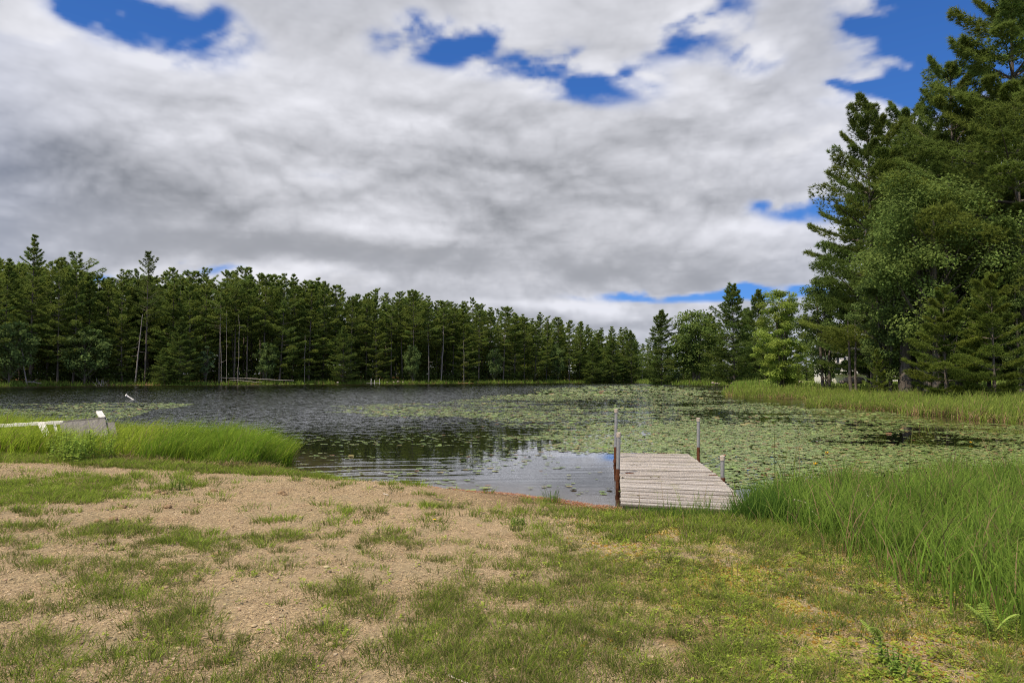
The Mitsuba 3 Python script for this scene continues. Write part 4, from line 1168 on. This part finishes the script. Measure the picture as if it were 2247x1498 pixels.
stick([(985, 1478, .012), (1005, 1488, .012), (1030, 1497, .012)], .006, 'bleached twig lying on the turf at the bottom middle')
stick([(1742, 1120, .24), (1768, 1124, .23), (1782, 1138, .18), (1798, 1142, .14)], .006, 'crooked bleached stick caught in the tall grass right of the dock')
stick([(1895, 1085, .28), (1908, 1102, .22), (1920, 1122, .16)], .006, 'bleached stick leaning in the tall grass, further right')
stick([(842, 1060, .012), (852, 1062, .014)], .012, 'short white stick on the sand at the waterline')
stick([(952, 1068, .008), (985, 1071, .008)], .006, 'dark thin twig on the sand by the wrack line', 'mat_bark')
p = ground(953, 1137, .25)
p[2] = float(terrain(p[0], p[1])) + .06
fl = thing('yellow_flower', 'single yellow flower in the turf left of the dock', 'flower')
part(fl, 'stalk', tube([p - [0, 0, .06], p], .0025, 5), 'mat_green_stem', True)
for a in np.linspace(0, 2 * PI, 8, endpoint=False):
    u, w = np.array([math.cos(a), math.sin(a), .25]), np.array([-math.sin(a), math.cos(a), 0])
    part(fl, 'petal', (np.array([p, p + u * .014 - w * .006, p + u * .024, p + u * .014 + w * .006]), np.array([[0, 1, 2], [0, 2, 3]])), 'mat_yellow')

# clods thrown up along the rim of the sand
CLODS = ((345, 1062, .05), (362, 1065, .04), (618, 1062, .05), (625, 1064, .035), (470, 1058, .045), (268, 1101, .05), (368, 1100, .05), (250, 1131, .05), (215, 1133, .04), (360, 1245, .035), (372, 1247, .03), (475, 1205, .035), (415, 1172, .03))
for k, (px_, py_, s_) in enumerate(CLODS):
    p = ground(px_, py_, .28)
    v_, f_ = lump(np.random.default_rng(k + 300), s_, s_ * .8, s_ * .6, 2, .3)
    single('sand_clod', (v_ + [p[0], p[1], float(terrain(p[0], p[1])) + s_ * .25], f_), 'mat_clod', f'crumbly brown clod on the bare sand, {ORDINAL[sorted(q_[0] for q_ in CLODS).index(px_)]} from the left', 'clod', 'clods on the sand', smooth=True)
scene['mat_clod'] = principled(lambda p, n, uv: mix((.14, .095, .055), (.38, .27, .16), fbm(p.x * 60, p.y * 60, p.z * 60, 3)), .95)

# ------------------------------------------------------------------ far bank: rocks, logs, a second dock, a house
ROCKS = [(1604, 830, 9, 5, 145, 'largest pale boulder on the lawn of the far right bank'), (1583, 842, 6, 2.6, 140, 'pinkish flat-topped rock at the far right water edge'), (1564, 840, 3, 2.5, 140, None), (1570, 841, 2.2, 1.8, 140, None), (1574, 841, 2, 1.6, 140, None), (1607, 841, 2, 1.8, 139, None), (1612, 840, 2, 2.4, 139, None), (1632, 840, 1.6, 1.6, 139, None), (1647, 840, 2.2, 2, 139, None), (1653, 841, 3, 1.8, 139, None),
         (1494, 838, 2, 2, 150, None), (1504, 839, 2, 1.5, 150, None), (1532, 839, 2.4, 1.5, 150, None), (1521, 840, 1.6, 1.5, 150, None), (1473, 840, 1.5, 1, 150, None), (1757, 838, 6, 2, 100, 'grey rock at the foot of the yellow-green tree'),
         (1873, 834, 23, 8, 62, 'big tan boulder seen behind the two slim grey trunks'), (1848, 838, 7, 4, 61, 'smaller stone beside the big tan boulder'),
         (741, 839, 2.4, 1.8, 149, 'small bright white rock alone on the far shore'), (850, 838, 1.6, 1.1, 160, None), (864, 838, 2, 1.3, 160, None), (873, 837, 2.6, 1.6, 160, None), (884, 838, 2, 1.3, 160, None)]
for k, (px_, py_, hw, hh, D_, lab) in enumerate(ROCKS):
    p = at(px_, py_, D_)
    sx, sz = hw * D_ / F, hh * D_ / F
    v_, f_ = lump(np.random.default_rng(k + 50), sx, sx * .8, sz, 2, .22)
    z_ = max(p[2], float(terrain(p[0], D_)) + sz * .35)
    right_ = px_ > 1000
    single('boulder' if hw > 8 else 'rock', (v_ + [p[0], D_, z_], f_), 'mat_stone', lab or (f'small pale rock on the far right bank, {ORDINAL[sorted(r_[0] for r_ in ROCKS if r_[0] > 1000 and not r_[5]).index(px_)]} from the left' if right_ else f'small white rock right of the tiny far dock, {ORDINAL[sorted(r_[0] for r_ in ROCKS if r_[0] < 1000 and not r_[5]).index(px_)]} from the left'), 'boulder' if hw > 8 else 'rock',
           None if lab else ('rocks along the far right bank' if right_ else 'white rocks at the far shore'), smooth=50)


def log(px0, y0, px1, y1, D_, r, label, name='fallen_log'):
    a, b = at(px0, y0, D_), at(px1, y1, D_)
    m = [a + (b - a) * t + np.array([0, 0, .08 * math.sin(5 * t)]) for t in np.linspace(0, 1, 7)]
    single(name, tube(m, np.linspace(r, r * .5, 7), 7), 'mat_pale_bark', label, 'log', smooth=True)


log(480, 829, 645, 834, far_depth(560) + .2, .14, 'long bleached log lying along the far shore')
log(505, 834, 575, 838, far_depth(540) - .5, .09, 'shorter bleached log below the long one at the far shore')
log(60, 838, 92, 840, far_depth(70) - .3, .12, 'pale driftwood log at the water edge, far left')
log(70, 840, 82, 830, far_depth(70), .07, 'broken pale branch sticking up from the far left driftwood')
rng = np.random.default_rng(21)
brush = thing('brush_pile', 'grey heap of dead branches on the far shore at the left', 'brush pile')
for k in range(16):
    a = at(222 + rng.normal(0, 7), 836, far_depth(222) + rng.normal(0, .4)); a[2] = float(terrain(a[0], a[1]))
    b = a + np.array([rng.normal(0, .9), rng.normal(0, .4), rng.uniform(.5, 1.5)])
    part(brush, 'branch', tube([a, (a + b) / 2 + rng.normal(0, .06, 3), b], [.05, .04, .015], 4), 'mat_pale_bark', True)

D = far_depth(820) - 2.5
fd = thing('far_dock', 'tiny grey dock with thin white posts on the far shore', 'dock')
a, b = at(805, 838, D), at(835, 838, D)
part(fd, 'deck', box(a[0], b[0], D - .8, D + .8, .22, .34, .02), 'mat_weathered')
for px_, top in ((816, 830), (824, 833), (834, 830)):
    q_ = at(px_, top, D)
    part(fd, 'post', tube([[q_[0], D - .85, -.5], [q_[0], D - .85, q_[2]]], .05, 8), 'mat_white_paint', True)

# pale diagonal board among the trees of the right bank, an orange garden chair, stump and root
q0, q1 = at(1586, 790, 141), at(1605, 801, 141)
single('pale_board', beam(q0, q1, .35, .35, .03), 'mat_white_paint', 'pale slanting board showing in front of the dark pine on the far right bank', 'board')
p = at(1624, 830, 146); zg = float(terrain(p[0], 146))
ch = thing('garden_chair', 'small orange garden chair right of the big pale boulder', 'chair')
scene['mat_orange'] = principled((.42, .12, .035), .6)
for s in (-.25, .25):
    part(ch, 'leg', beam([p[0] + s, 145.6, zg], [p[0] + s, 146.2, zg + .45], .07, .07), 'mat_orange')
part(ch, 'seat', box(p[0] - .3, p[0] + .3, 145.6, 146.2, zg + .38, zg + .44), 'mat_orange')
part(ch, 'backrest', beam([p[0], 146.2, zg + .4], [p[0], 146.5, zg + 1.1], .6, .05), 'mat_orange')
for px_, hw, hh, lab in ((1690, 3, 3.4, 'dark tree stump on the lawn'), (1700, 5.5, 2.6, 'dark upturned root beside the stump on the lawn')):
    p = at(px_, 826, 120)
    v_, f_ = lump(np.random.default_rng(px_), hw * 120 / F, .5, hh * 120 / F, 2, .4)
    single('tree_stump', (v_ + [p[0], 120, float(terrain(p[0], 120)) + .2], f_), 'mat_bark', lab, 'stump', smooth=50)

D = 96.0
hz = float(terrain(at(1850, 826, D)[0], D))
house = thing('house', 'white house with a dark porch glimpsed behind the right-hand trunks', 'house')
x0, x1 = at(1828, 826, D)[0], at(1925, 826, D)[0]
zt = at(1850, 776, D)[2]
zf = at(1850, 818, D)[2]
part(house, 'wall', box(x0, x1, D, D + 6, min(hz, zf) - .3, zt), 'mat_white_paint')
part(house, 'roof', trimesh.convex.convex_hull(np.array([[x0 - .4, D - .4, zt + .003], [x1 + .4, D - .4, zt + .003], [x0 - .4, D + 6.4, zt + .003], [x1 + .4, D + 6.4, zt + .003], [x0 - .4, D + 3, zt + 2.0], [x1 + .4, D + 3, zt + 2.0]])), 'mat_roof')
scene['mat_roof'] = principled((.06, .06, .065), .9)
scene['mat_window'] = {'type': 'principled', 'base_color': rgb(.01, .012, .015), 'roughness': .08, 'specular': .6}
for px_ in (1838, 1854, 1880, 1902):
    c_ = at(px_, 790, D)
    w_ = part(house, 'window', box(c_[0] - .28, c_[0] + .28, D - .06, D + .02, c_[2] - .5, c_[2] + .5, .01), 'mat_white_paint')
    part(w_, 'pane', box(c_[0] - .2, c_[0] + .2, D - .07, D - .055, c_[2] - .42, c_[2] + .42), 'mat_window')
zp = at(1850, 797, D)[2]
part(house, 'porch_roof', box(x0, x1, D - 2.2, D - .003, zp - .12, zp), 'mat_white_paint')
part(house, 'porch_floor', box(x0, x1, D - 2.2, D - .003, zf - .2, zf), 'mat_white_paint')
part(house, 'porch_dark_sheet', box(x0 + .1, x1 - .1, D - .02, D - .004, zf + .01, zp - .13), 'mat_window')  # near-black glossy sheet over the wall between porch floor and porch roof
for px_ in (1832, 1847, 1864, 1886, 1908, 1921):
    c_ = at(px_, 800, D)[0]
    part(house, 'porch_post', box(c_ - .06, c_ + .06, D - 2.15, D - 2.03, zf, zp - .12), 'mat_white_paint')
part(house, 'railing', box(x0, x1, D - 2.12, D - 2.06, at(1850, 815, D)[2], at(1850, 812.5, D)[2]), 'mat_white_paint')

D = 84.0
fence = thing('white_fence', 'white rail fence glimpsed between the trunks under the big maple', 'fence')
fx = [at(p_, 820, D)[0] for p_ in (1955, 2000, 2045, 2090, 2135)]
fz = float(terrain(fx[2], D))
for x_ in fx:
    part(fence, 'post', box(x_ - .06, x_ + .06, D - .06, D + .06, fz - .3, fz + 1.15), 'mat_white_paint')
for k in range(4):
    for zz in (.45, .95):
        part(fence, 'rail', box(fx[k] + .06, fx[k + 1] - .06, D - .03, D + .03, fz + zz - .08, fz + zz + .08), 'mat_white_paint')
